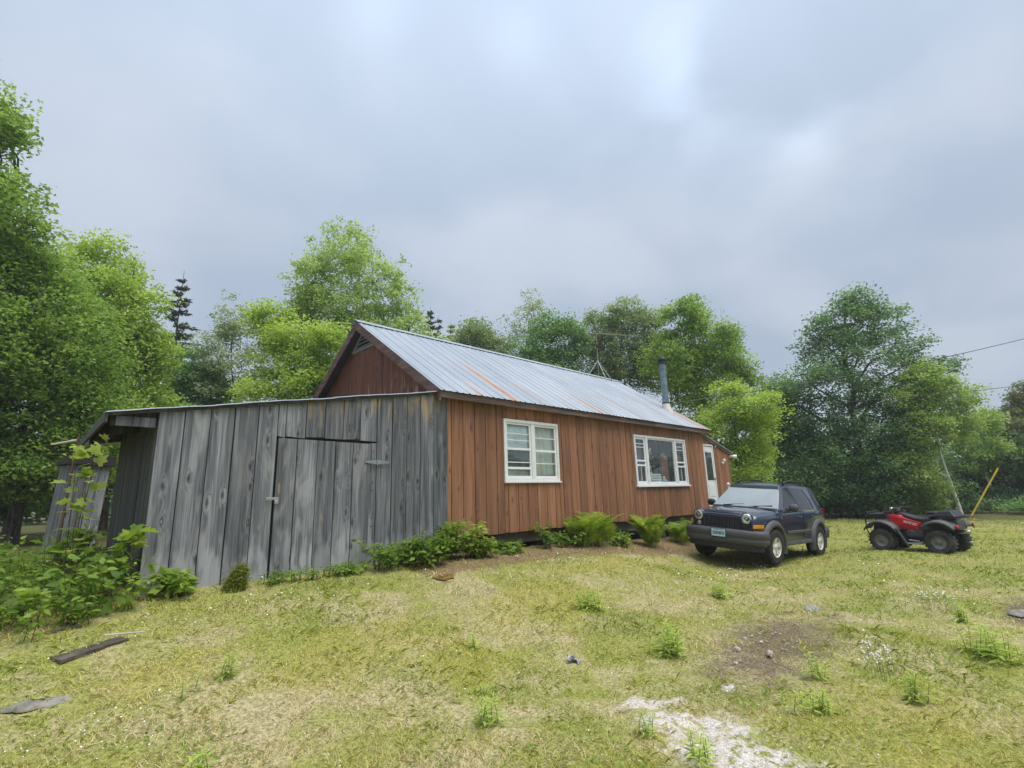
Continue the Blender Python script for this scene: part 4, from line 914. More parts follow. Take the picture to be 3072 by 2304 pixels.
for s in (1, -1):
    def arch(cx, cz, r, y0, y1, t0, t1, name, lip=.03, z_add=0.):
        rows = []
        for i in range(13):
            t = t0+(t1-t0)*i/12; c_, s_ = math.cos(t), math.sin(t)
            rows.append([(cx+c_*r*1.0, s*y, cz+s_*r*1.16+dz) for y, dz in ((y0, .02), ((y0+y1)/2, .018), (y1-.03, .0), (y1, -lip), (y1-.01, -lip-.01))])
        o = A(MB().grid(rows, s > 0), name, M['atvgrey'], smooth=True); m = o.modifiers.new('thick', 'SOLIDIFY'); m.thickness = .012; return o
    arch(.62, .34, .44, .10, .575, R(30), R(152), 'front_fender')
    arch(-.66, .34, .45, .12, .59, R(42), R(142), 'rear_fender')
    A(MB().hexa([(.30, s*.40, .68), (.26, s*.56, .66), (.20, s*.56, .66), (.26, s*.40, .68)][::s], [(.10, s*.38, .20), (.03, s*.54, .17), (-.0, s*.54, .17), (.06, s*.38, .20)][::s]), 'mud_flap', M['atvgrey'], bevel=.008)
    A(MB().box(-.30, .14, min(s*.20, s*.50), max(s*.20, s*.50), .25, .28), 'foot_rest', M['atvgrey'], bevel=.008)
    A(MB().tube([(-.20, s*.44, .33), (.02, s*.46, .36)], .012).tube([(.05, s*.50, .27), (-.22, s*.50, .27), (-.36, s*.44, .36)], .014), 'foot_peg', M['steel'])
    # red side panel with white band for the lettering
    pan = [(.50, .93), (.47, 1.0), (.36, 1.02), (.16, .955), (-.06, .85), (-.24, .80), (-.21, .72), (-.10, .66), (.04, .70), (.16, .745), (.28, .66), (.34, .69), (.42, .82)]
    def py(x, z): return .235 if x < .2 else .235+(x-.2)*.12
    o = A(MB().prism(pan, lambda u, v, t: (u, s*(py(u, v)+t-.03*max(0, (v-.85)*3)), v), 0 if s > 0 else .03, .03 if s > 0 else 0), 'side_panel', M['atvred'], bevel=.008)
    me = text_mesh('lettering', 'ARCTIC CAT', .115, .001, M['textw'], shear=.25, bold=.004)
    t = link('lettering', me, o, (.0, s*.273, .785)); t.rotation_euler = (R(90), R(0), R(180) if s > 0 else 0)
    t.rotation_euler = Euler((R(90), 0, R(180) if s > 0 else 0)); t.rotation_mode = 'XYZ'; t.rotation_euler.rotate_axis('Z', R(-17) * (1 if s > 0 else -1)); t.scale = (.46, .72, 1)
    A(MB().prism([(.30, .955), (.22, .935), (.16, .905), (.25, .915)], lambda u, v, tt: (u, s*(.2655-.03*max(0, (v-.85)*3)+tt), v), 0 if s > 0 else .003, .003 if s > 0 else 0), 'decal_stripe', M['textw'], o)
    A(MB().lathe([(0, 0), (.05, .01), (.055, .03), (.05, .04), (0, .045)], (-1.02, s*.44, .72), (-1, s*.4, 0), 14), 'tail_light', M['redlens'], smooth=True)
    A(MB().lathe([(.05, 0), (.06, .03), (.05, .04), (0, .05)], (.98, s*.24, .74), (1, 0, 0), 14), 'headlight', M['chrome'], smooth=True)
# centre body, nose, seat
A(MB().hexa([(.46, -.20, .58), (-.15, -.20, .60), (-.15, .20, .60), (.46, .20, .58)][::-1], [(.46, -.22, .95), (.24, -.17, 1.0), (.24, .17, 1.0), (.46, .22, .95)][::-1]), 'tank_cover', M['atvred'], bevel=.03, seg=3)
A(MB().hexa([(.95, -.20, .56), (.47, -.20, .56), (.47, .20, .56), (.95, .20, .56)][::-1], [(.84, -.24, .84), (.47, -.22, .92), (.47, .22, .92), (.84, .24, .84)][::-1]), 'nose', M['atvgrey'], bevel=.03, seg=3)
rows = []
for x, z, w in ((.38, 1.03, .07), (.30, 1.055, .10), (.16, 1.03, .125), (.02, .975, .15), (-.12, .935, .17), (-.28, .92, .175), (-.42, .93, .17), (-.50, .92, .14)):
    rows.append([(x, -w, z-.11), (x, -w-.01, z-.05), (x, -w+.02, z-.012), (x, -w*.5, z+.004), (x, 0, z+.008), (x, w*.5, z+.004), (x, w-.02, z-.012), (x, w+.01, z-.05), (x, w, z-.11)])
b = MB().grid(rows); b.add(rows[0], [tuple(range(9))]); b.add(rows[-1], [tuple(range(8, -1, -1))])
A(b, 'seat', M['seat'], smooth=True)
A(MB().hexa([(-.20, -.19, .60), (-1.0, -.24, .62), (-1.0, .24, .62), (-.20, .19, .60)][::-1], [(-.20, -.17, .84), (-.98, -.22, .86), (-.98, .22, .86), (-.20, .17, .84)][::-1]), 'rear_body', M['atvgrey'], bevel=.02)
# racks and rear box
rk = MB()
for y in (-.36, -.18, 0, .18, .36): rk.tube([(.40, y, .945), (.90, y, .945), (.95, y, .92)], .011, 6)
for x in (.42, .70, .96): rk.tube([(x, -.37, .945), (x, .37, .945)], .011, 6)
rk.tube([(1.03, -.30, .92), (1.08, -.24, .62), (1.05, -.2, .42)], .015, 6).tube([(1.03, .30, .92), (1.08, .24, .62), (1.05, .2, .42)], .015, 6).tube([(1.08, -.25, .66), (1.08, .25, .66)], .015, 6)
A(rk, 'front_rack', M['blackpl'])
A(MB().box(.52, 1.0, -.30, .30, .955, 1.03).box(.52, .55, -.30, .30, .98+.05, 1.09).box(.97, 1.0, -.30, .30, .98+.05, 1.09), 'front_basket', M['blackpl'], bevel=.01)
rk = MB()
for y in (-.36, -.18, 0, .18, .36): rk.tube([(-.62, y, .93), (-1.12, y, .93)], .012, 6)
for x in (-.64, -.88, -1.12): rk.tube([(x, -.38, .93), (x, .38, .93)], .012, 6)
A(rk, 'rear_rack', M['blackpl'])
bx = A(MB().hexa([(-.42, -.30, .945), (-1.00, -.30, .945), (-1.00, .30, .945), (-.42, .30, .945)][::-1], [(-.66, -.25, 1.10), (-.90, -.25, 1.11), (-.90, .25, 1.11), (-.66, .25, 1.10)][::-1]), 'rear_box', M['seat'], bevel=.03, seg=3)
A(MB().box(-.56, -.36, -.22, .22, 1.0, 1.08), 'backrest_pad', M['seat'], bx, bevel=.025, seg=3)
# handlebar
hb = A(MB().tube([(.28, -.38, 1.17), (.33, -.22, 1.20), (.38, -.06, 1.12), (.38, .06, 1.12), (.33, .22, 1.20), (.28, .38, 1.17)], .013, 8), 'handlebar', M['blackpl'], smooth=True)
A(MB().box(.30, .44, -.09, .09, 1.08, 1.18), 'instrument_pod', M['atvgrey'], hb, bevel=.02)
A(MB().tube([(.46, 0, .80), (.38, 0, 1.12)], .025, 8), 'steering_stem', M['blackpl'])
for s in (1, -1):
    A(MB().tube([(.28, s*.38, 1.17), (.26, s*.46, 1.165)], .019, 8), 'grip', M['blackpl'], hb)
    A(MB().tube([(.35, s*.22, 1.21), (.37, s*.36, 1.19)], .007, 6), 'brake_lever', M['chrome'], hb)
A(MB().lathe([(.03, 0), (.055, .03), (.05, .06), (0, .07)], (.43, .0, 1.13), (1, 0, .2), 12), 'pod_lamp', M['chrome'], smooth=True)
A(MB().lathe([(.045, 0), (.05, .12), (.045, .3), (.02, .31)], (-.75, -.20, .52), (-1, 0, .1), 12).tube([(-1.0, 0, .30), (-1.12, 0, .32)], .02, 6), 'exhaust', M['steel'], smooth=True)
# kind, base, crown lobes (offset from base, radii), label, density, leaf length, trunk radius, colour, height, trunk path
TREES = [
    ('tall_tree', 'leafy', (-6.25, 11.88), [(-1.08, -1.91, 11.65, 0.65, 0.65, 0.69), (-0.9, -1.8, 10.71, 0.69, 0.69, 0.69), (-1.32, -1.22, 10.14, 1.21, 1.21, 1.99), (-0.67, -1.34, 8.52, 1.47, 1.47, 1.04), (-0.11, -0.3, 7.98, 1.12, 1.12, 0.84), (-0.75, -0.43, 5.83, 2.08, 2.08, 1.99)], 'tallest tree at the left edge, its thin top against the sky', 0.75, 0.15, 0.2, 'mid', None, None),
    ('maple_tree', 'leafy', (-5.45, 13.22), [(-0.6, -0.97, 7.19, 1.45, 1.45, 1.64), (0.18, -1.22, 5.56, 1.93, 1.93, 1.64), (-0.21, -0.29, 3.8, 2.03, 2.03, 1.45), (1.1, -1.58, 3.84, 1.26, 1.26, 1.16), (0.35, -0.33, 2.18, 1.84, 1.84, 0.87), (-1.84, 0.89, 5.08, 1.93, 1.93, 2.9), (-0.86, 0.77, 2.42, 1.74, 1.74, 1.06), (1.22, -1.25, 2.42, 1.16, 1.16, 0.97)], 'dense mid green maple at the far left of the shed', 1.15, 0.13, 0.2, 'mid', None, None),
    ('maple_tree', 'leafy', (-3.02, 17.2), [(-1.49, -0.75, 9.54, 1.71, 1.71, 1.52), (-0.37, -1.36, 8.02, 1.39, 1.39, 1.9), (-0.73, -0.56, 6.56, 2.03, 2.03, 1.65), (0.5, -1.66, 6.26, 0.76, 0.76, 1.39), (-0.55, -0.12, 4.59, 2.15, 2.15, 1.39), (0.65, -1.23, 4.41, 1.39, 1.39, 1.01), (0.56, -0.73, 3.07, 1.77, 1.77, 1.14)], 'bright yellow green maple beside the lone spruce', 1.1, 0.15, 0.18, 'bright', None, None),
    ('spruce_tree', 'spruce', (-0.37, 24.47), [], 'lone ragged spruce left of the cabin gable', 1, 0.2, 0.14, 'spruce', 14.0, None),
    ('dark_tree', 'leafy', (0.95, 21.8), [(-0.75, -0.74, 7.55, 1.25, 1.25, 1.17), (0.0, -1.11, 6.39, 1.17, 1.17, 1.17), (-1.3, 0.19, 6.28, 1.33, 1.33, 1.33), (-0.3, -0.41, 5.11, 1.83, 1.83, 1.0)], 'low dark tree just right of the lone spruce', 1.0, 0.15, 0.14, 'dark', None, None),
    ('aspen_tree', 'leafy', (2.42, 20.39), [(-1.34, -0.93, 9.98, 0.92, 0.92, 1.17), (-1.72, -0.06, 8.38, 1.0, 1.0, 1.5), (-0.58, -1.15, 8.34, 1.33, 1.33, 1.83), (-1.27, 0.01, 6.75, 1.33, 1.33, 0.83)], 'airy grey green aspen above the shed roof', 0.42, 0.16, 0.12, 'aspen', None, None),
    ('young_maple', 'leafy', (1.82, 12.55), [(-1.38, -0.39, 7.9, 0.82, 0.82, 0.57), (-0.26, -1.2, 6.99, 1.39, 1.39, 0.76), (-0.39, -0.74, 5.89, 1.52, 1.52, 0.89), (0.64, -1.68, 5.73, 1.01, 1.01, 1.14), (0.64, -2.1, 7.08, 0.76, 0.76, 0.63), (-0.24, -0.54, 4.78, 2.03, 2.03, 0.89)], 'bright yellow green young maple directly behind the shed', 0.9, 0.14, 0.12, 'bright', None, None),
    ('tall_maple', 'leafy', (5.43, 16.1), [(-1.19, -2.02, 12.97, 1.6, 1.6, 1.2), (-1.93, -0.75, 11.22, 1.52, 1.52, 1.36), (0.13, -2.77, 11.29, 1.44, 1.44, 1.44), (-0.86, -1.44, 10.09, 2.24, 2.24, 1.44), (1.06, -3.38, 10.32, 1.04, 1.04, 1.04), (1.59, -3.46, 8.9, 1.44, 1.44, 0.88), (-2.15, -0.11, 9.83, 0.8, 0.8, 0.96), (0.06, -1.79, 8.34, 2.4, 2.4, 1.28), (1.97, -3.48, 7.8, 1.76, 1.76, 0.96)], 'tall pale green maple rising behind the cabin gable', 0.56, 0.16, 0.17, 'pale', None, None),
    ('conifer_tree', 'spruce', (15.58, 23.2), [], 'dark pointed conifer behind the ridge, left of the hazy larch', 1, 0.2, 0.14, 'pine', 15.96, None),
    ('conifer_tree', 'spruce', (16.64, 23.58), [], 'shorter dark conifer touching its taller twin behind the ridge', 1, 0.2, 0.12, 'pine', 15.62, None),
    ('larch_tree', 'spruce', (14.26, 18.86), [], 'soft light green larch behind the roof ridge', 1.6, 0.2, 0.12, 'larch', 13.23, None),
    ('round_tree', 'leafy', (14.33, 15.98), [(-1.11, -1.34, 11.04, 1.3, 1.3, 1.0), (-1.56, -0.61, 10.09, 1.1, 1.1, 1.1), (-0.19, -1.93, 10.03, 1.0, 1.0, 0.9), (-0.75, -1.03, 8.89, 2.0, 2.0, 1.0)], 'rounded grey green tree behind the middle of the ridge', 0.9, 0.17, 0.13, 'grey', None, None),
    ('aspen_tree', 'leafy', (17.15, 14.68), [(-1.2, -1.81, 12.83, 1.14, 1.14, 1.14), (-1.6, -0.96, 11.34, 0.93, 0.93, 1.24), (-0.52, -1.93, 11.09, 1.03, 1.03, 1.24)], 'thin nearly bare aspen top behind the ridge', 0.22, 0.15, 0.1, 'aspen', None, None),
    ('dark_tree', 'leafy', (15.98, 11.59), [(-1.14, -1.24, 10.61, 1.03, 1.03, 0.93), (-0.33, -1.7, 9.58, 1.12, 1.12, 1.49), (-1.63, -0.35, 9.27, 1.4, 1.4, 1.21), (-0.92, -0.63, 7.97, 2.24, 2.24, 0.93)], 'dark green tree behind the ridge, left of the antenna', 0.95, 0.16, 0.13, 'dark', None, None),
    ('round_tree', 'leafy', (19.39, 9.72), [(-0.85, -1.81, 11.47, 1.45, 1.45, 1.06), (-1.68, -0.66, 10.37, 1.06, 1.06, 1.35), (0.14, -2.4, 10.3, 1.35, 1.35, 1.55), (-0.8, -1.09, 9.03, 1.93, 1.93, 1.55), (-1.68, -0.02, 8.31, 1.74, 1.74, 1.16), (0.83, -2.43, 8.21, 1.74, 1.74, 1.35)], 'wide grey green tree behind the television antenna', 0.8, 0.16, 0.14, 'grey', None, None),
    ('maple_tree', 'leafy', (18.99, 4.5), [(-1.46, -0.86, 10.01, 1.25, 1.25, 1.08), (-0.4, -1.38, 8.35, 1.58, 1.58, 1.5), (-1.75, 0.12, 7.75, 1.67, 1.67, 1.67), (0.53, -2.07, 7.66, 0.83, 0.83, 1.0), (-0.55, -0.47, 5.93, 2.0, 2.0, 1.67), (1.12, -2.38, 6.83, 0.67, 0.67, 0.67)], 'big green maple behind the chimney pipe', 0.9, 0.15, 0.16, 'mid', None, None),
    ('young_maple', 'leafy', (15.7, 1.35), [(-0.02, -0.72, 4.81, 1.23, 1.23, 0.82), (-0.89, 0.4, 3.91, 1.09, 1.09, 0.96), (0.43, -0.78, 3.6, 0.96, 0.96, 0.96), (-0.02, -0.02, 2.55, 1.37, 1.37, 0.82), (-0.69, -0.25, 5.37, 0.68, 0.68, 0.55)], 'bright green young maple leaning over the porch roof', 1.0, 0.14, 0.12, 'bright', None, None),
    ('maple_tree', 'leafy', (25.72, -0.54), [(-0.74, -1.88, 10.85, 0.95, 0.95, 0.87), (-1.26, -1.14, 10.11, 1.47, 1.47, 1.04), (0.01, -2.31, 9.89, 1.21, 1.21, 0.95), (-2.11, 0.03, 8.97, 1.56, 1.56, 1.13), (0.79, -2.69, 8.68, 1.47, 1.47, 1.04), (-0.64, -1.16, 8.24, 2.25, 2.25, 1.39), (-2.19, 0.79, 6.78, 2.08, 2.08, 1.3), (-2.93, 1.82, 5.81, 1.21, 1.21, 1.04), (1.43, -2.99, 7.65, 1.04, 1.04, 0.69), (0.38, -1.51, 6.18, 2.17, 2.17, 1.3), (2.47, -3.89, 7.27, 0.78, 0.78, 0.49), (2.92, -4.44, 7.67, 0.49, 0.49, 0.38), (-2.25, 1.58, 4.43, 2.25, 2.25, 1.56), (-0.18, -0.25, 3.84, 2.95, 2.95, 1.56), (0.88, -1.42, 4.31, 1.73, 1.73, 1.39), (-1.0, 0.96, 2.53, 2.6, 2.6, 1.56), (0.57, -0.39, 1.96, 2.43, 2.43, 1.56)], 'largest dark maple behind the quad bike', 0.8, 0.17, 0.26, 'bluegreen', None, None),
    ('birch_tree', 'leafy', (27.87, -4.71), [(-1.97, 0.61, 6.49, 0.98, 0.98, 0.9), (-2.36, 1.43, 5.08, 1.06, 1.06, 1.06), (-1.01, -0.01, 5.5, 1.23, 1.23, 1.06), (-1.82, 1.21, 4.11, 1.55, 1.55, 0.98), (-0.43, -0.18, 4.21, 0.98, 0.98, 0.82), (-2.13, 1.89, 2.85, 1.14, 1.14, 0.98)], 'leaning white birch above the back of the quad bike', 0.95, 0.15, 0.1, 'birch', None, [(0.33, 0.5, -0.35), (-0.08, 0.57, 0.71), (-0.53, 0.65, 1.84), (-0.95, 0.71, 2.96), (-1.32, 0.67, 4.25), (-1.77, 0.46, 6.33)]),
    ('brown_tree', 'leafy', (39.14, -6.4), [(-0.17, -0.58, 4.87, 1.86, 1.86, 1.45), (-1.08, 0.6, 3.9, 1.55, 1.55, 1.45), (0.71, -1.8, 6.03, 1.86, 1.86, 1.65), (-0.15, 0.14, 2.46, 2.48, 2.48, 1.86)], 'brownish topped tree at the right edge', 1.0, 0.17, 0.15, 'brown', None, None),
    ('hemlock_tree', 'leafy', (36.27, -5.05), [(-0.09, 0.21, 2.02, 1.5, 1.5, 1.6), (0.98, -0.34, 0.43, 2.0, 2.0, 1.2), (-0.61, 1.18, 0.49, 1.6, 1.6, 1.2)], 'dark hemlock behind the yellow guy guard', 1.1, 0.16, 0.14, 'hemlock', None, None),
    ('young_maple', 'leafy', (23.99, 2.52), [(-0.56, -0.61, 6.33, 1.08, 1.08, 0.9), (-0.11, -0.6, 4.91, 1.44, 1.44, 1.26), (-0.29, 0.06, 3.35, 1.62, 1.62, 1.44), (0.71, -0.68, 2.61, 1.26, 1.26, 1.26)], 'light green young tree between the porch and the big maple', 0.9, 0.15, 0.1, 'mid', None, None),
    ('slim_tree', 'leafy', (34.74, -4.99), [(-0.4, -0.38, 4.87, 0.87, 0.87, 0.97), (-0.43, 0.06, 3.56, 1.26, 1.26, 1.16), (0.46, -0.5, 2.59, 1.16, 1.16, 1.16)], 'slim light green tree between the birch and the right edge', 0.9, 0.16, 0.09, 'birch', None, None),
    ('bush', 'leafy', (25.58, -2.51), [(0.06, 0.09, 1.9, 1.47, 1.47, 1.31), (0.66, -0.19, 0.93, 1.31, 1.31, 0.98)], 'pale green bush to the right of the big maple trunk', 1.15, 0.15, 0.05, 'lbush', None, None),
    ('bush', 'leafy', (21.25, 0.94), [(-0.03, 0.22, 1.87, 1.6, 1.6, 1.28), (-0.35, 0.86, 0.8, 1.44, 1.44, 0.8)], 'dark bush between the young maple and the parked car', 1.15, 0.15, 0.05, 'hemlock', None, None),
    ('bush', 'leafy', (23.8, -0.11), [(0.05, 0.35, 1.18, 1.67, 1.67, 1.17), (0.96, -0.37, 0.66, 1.33, 1.33, 0.83)], 'dark bush at the foot of the big maple', 1.15, 0.15, 0.05, 'hemlock', None, None),
    ('bush', 'leafy', (24.02, -1.72), [(0.32, 0.17, 0.86, 1.28, 1.28, 0.88)], 'low dark bush just behind the quad bike handlebar', 1.15, 0.15, 0.05, 'hemlock', None, None),
    ('bush', 'leafy', (30.03, -3.27), [(0.19, 0.25, 1.03, 1.8, 1.8, 1.26), (1.06, -0.37, 0.3, 1.26, 1.26, 0.81)], 'dark bush behind the rear of the quad bike', 1.15, 0.15, 0.05, 'hemlock', None, None),
    ('bush', 'leafy', (34.84, -6.48), [(0.27, 0.36, 0.3, 2.05, 2.05, 1.03), (1.41, -0.9, 0.79, 1.68, 1.68, 1.49)], 'dark bush at the right edge below the brownish tree', 1.15, 0.15, 0.05, 'hemlock', None, None),
    ('bush', 'leafy', (30.39, -5.73), [(0.3, 0.41, 0.05, 1.53, 1.53, 0.59), (-0.81, 1.46, 0.09, 1.19, 1.19, 0.51)], 'low dark bush filling the gap below the yellow guy guard', 1.15, 0.15, 0.05, 'hemlock', None, None),
    ('bush', 'leafy', (29.68, -7.14), [(0.27, 0.37, 0.15, 1.44, 1.44, 0.72), (-0.28, 0.96, -0.06, 0.96, 0.96, 0.48)], 'low bush at the far right edge of the lawn', 1.15, 0.15, 0.05, 'dark', None, None),
    ('bush', 'leafy', (18.59, 2.08), [(0.14, 0.19, 1.47, 1.38, 1.38, 0.92), (-0.58, 0.74, 1.94, 0.92, 0.92, 0.77)], 'green bush peeping out behind the porch', 1.15, 0.15, 0.05, 'mid', None, None),
    ('bush', 'leafy', (-5.77, 15.63), [(0.11, 0.15, 1.5, 1.28, 1.28, 0.85), (-0.73, 0.79, 2.05, 1.28, 1.28, 1.28)], 'shaded bush at the left edge under the maples', 1.15, 0.15, 0.05, 'dark', None, None),
    ('bush', 'leafy', (-4.15, 19.68), [(0.04, 0.28, 1.57, 1.2, 1.2, 0.93), (-0.78, 0.95, 1.99, 1.07, 1.07, 1.07)], 'shaded bush behind the grey outhouse', 1.15, 0.15, 0.05, 'dark', None, None),
    ('bush', 'leafy', (-2.66, 21.05), [(-0.08, -0.1, 3.29, 1.76, 1.76, 1.47), (0.8, -1.12, 3.82, 1.32, 1.32, 1.32)], 'shaded bush behind the shed overhang', 1.15, 0.15, 0.05, 'dark', None, None),
]
# ------------------------------------------------------------------ foliage materials
def leaf_mat(name, a, b, c, transl=.5, rough=.5):
    """a dark, b main, c light/yellow leaf colour; tint attribute = one value per clump of leaves"""
    m, nt, out = new_mat(name)
    t = nd(nt, 'Attribute', attribute_name='tint').outputs['Fac']; r = nd(nt, 'NewGeometry').outputs['Random Per Island']
    f = mth(nt, 'ADD', mth(nt, 'MULTIPLY', t, .70), mth(nt, 'MULTIPLY', r, .30))
    col = ramp(nt, f, [(.10, a), (.50, b), (.92, c)])
    d = nd(nt, 'BsdfPrincipled', {'Base Color': col, 'Roughness': rough, 'Specular IOR Level': .35})
    tr = nd(nt, 'BsdfTranslucent', {0: mixc(nt, 1., col, (1.15, 1.12, .75), 'MULTIPLY')})
    mx = nd(nt, 'MixShader', {0: transl, 1: d.outputs[0], 2: tr.outputs[0]})
    nt.links.new(mx.outputs[0], out.inputs[0]); return m
LM = {
 'mid': leaf_mat('mid_green_leaves', (0.116, 0.202, 0.048), (0.265, 0.423, 0.095), (0.474, 0.630, 0.169)),
 'bright': leaf_mat('yellow_green_leaves', (0.202, 0.319, 0.066), (0.417, 0.580, 0.124), (0.650, 0.769, 0.235)),
 'pale': leaf_mat('pale_green_leaves', (0.244, 0.356, 0.117), (0.436, 0.587, 0.209), (0.640, 0.774, 0.340)),
 'dark': leaf_mat('deep_green_leaves', (0.080, 0.169, 0.063), (0.191, 0.353, 0.123), (0.366, 0.553, 0.210)),
 'aspen': leaf_mat('grey_green_aspen_leaves', (0.195, 0.264, 0.163), (0.366, 0.456, 0.288), (0.586, 0.648, 0.450)),
 'grey': leaf_mat('grey_green_leaves', (0.152, 0.222, 0.125), (0.293, 0.396, 0.206), (0.476, 0.576, 0.325)),
 'bluegreen': leaf_mat('blue_green_maple_leaves', (0.066, 0.146, 0.075), (0.161, 0.293, 0.133), (0.344, 0.505, 0.250)),
 'birch': leaf_mat('light_birch_leaves', (0.194, 0.295, 0.080), (0.374, 0.529, 0.145), (0.580, 0.721, 0.275)),
 'brown': leaf_mat('olive_brown_leaves', (.10, .13, .04), (.19, .225, .07), (.31, .32, .12)),
 'hemlock': leaf_mat('dark_hemlock_needles', (0.034, 0.078, 0.034), (0.091, 0.179, 0.065), (0.214, 0.328, 0.119), .3),
 'lbush': leaf_mat('pale_bush_leaves', (0.183, 0.276, 0.075), (0.354, 0.480, 0.150), (0.561, 0.672, 0.300)),
 'spruce': leaf_mat('ragged_spruce_needles', (.06, .08, .055), (.12, .145, .10), (.20, .22, .155), .2),
 'pine': leaf_mat('dark_conifer_needles', (0.049, 0.078, 0.045), (0.104, 0.150, 0.081), (0.171, 0.222, 0.119), .2),
 'larch': leaf_mat('soft_larch_needles', (0.256, 0.336, 0.138), (0.415, 0.516, 0.225), (0.561, 0.660, 0.338), .4),
}
def bark(name, a, b, axis=1):
    m, nt, out = new_mat(name); ob = nd(nt, 'TexCoord').outputs['Object']
    n = noise(nt, mapping(nt, ob, (7, 7, 1.6)), 2., 4, .65, .4)
    principled(nt, out, mixc(nt, rng01(nt, n, .35, .65), a, b), .9, 0., n, .6, .03); return m
M['bark'] = bark('grey_brown_bark', (.035, .028, .022), (.13, .115, .095))
def birch_bark():
    m, nt, out = new_mat('white_birch_bark'); ob = nd(nt, 'TexCoord').outputs['Object']
    n = noise(nt, mapping(nt, ob, (3, 3, 16)), 1.5, 3, .6); k = rng01(nt, n, .70, .76)
    principled(nt, out, mixc(nt, k, (.88, .87, .85), (.16, .14, .12)), .7); return m
M['birchbark'] = birch_bark()

def tubes(segs, sides=5):
    """segs: list of (points Nx3, radii N) -> one mesh's V, F"""
    V, F = [], []; base = 0
    for pts, rad in segs:
        pts = np.asarray(pts, float); n = len(pts); d = np.gradient(pts, axis=0); d /= np.linalg.norm(d, axis=1, keepdims=True)+1e-9
        ref = np.array([.31, .77, .2]); x = np.cross(d, ref); x /= np.linalg.norm(x, axis=1, keepdims=True)+1e-9; y = np.cross(d, x)
        t = np.arange(sides)*2*np.pi/sides
        ring = pts[:, None]+(x[:, None]*np.cos(t)[None, :, None]+y[:, None]*np.sin(t)[None, :, None])*np.asarray(rad)[:, None, None]
        V.append(ring.reshape(-1, 3)); i = np.arange(n-1)[:, None]*sides; k = np.arange(sides)[None]; k2 = (k+1) % sides
        F.append(np.stack([i+k, i+k2, i+sides+k2, i+sides+k], -1).reshape(-1, 4)+base); base += n*sides
    return np.concatenate(V), np.concatenate(F)
def leaf_cloud(C, size, rs, up=.55, width=.62, fold=.18, dirs=None):
    """one folded diamond leaf (2 triangles) per centre"""
    n = len(C)
    nrm = rs.normal(size=(n, 3)); nrm /= np.linalg.norm(nrm, axis=1, keepdims=True); nrm[:, 2] = np.abs(nrm[:, 2])+up; nrm /= np.linalg.norm(nrm, axis=1, keepdims=True)
    a = rs.normal(size=(n, 3)) if dirs is None else dirs+.5*rs.normal(size=(n, 3)); a -= nrm*(a*nrm).sum(1, keepdims=True); a /= np.linalg.norm(a, axis=1, keepdims=True)+1e-9
    b = np.cross(nrm, a); s = (size*rs.uniform(.65, 1.3, n))[:, None]
    w = s*width*.5
    V = np.stack([C-a*s*.5, C+b*w+nrm*s*fold-a*s*.06, C+a*s*.5-nrm*s*.12, C-b*w+nrm*s*fold-a*s*.06], 1).reshape(-1, 3)
    i = np.arange(n)[:, None]*4
    F = np.concatenate([i+np.array([[0, 1, 2]]), i+np.array([[0, 2, 3]])], 1).reshape(-1, 3)
    return V, F
def curve(a, b, rs, n=5, sag=.0, wob=.06):
    t = np.linspace(0, 1, n)[:, None]; L = np.linalg.norm(b-a)
    p = a+(b-a)*t; p[1:-1] += rs.normal(size=(n-2, 3))*wob*L*.5; p[:, 2] += (np.sin(t[:, 0]*np.pi)*sag*L); return p
def rand_dir(n, rs):
    u = rs.normal(size=(n, 3)); return u/np.linalg.norm(u, axis=1, keepdims=True)
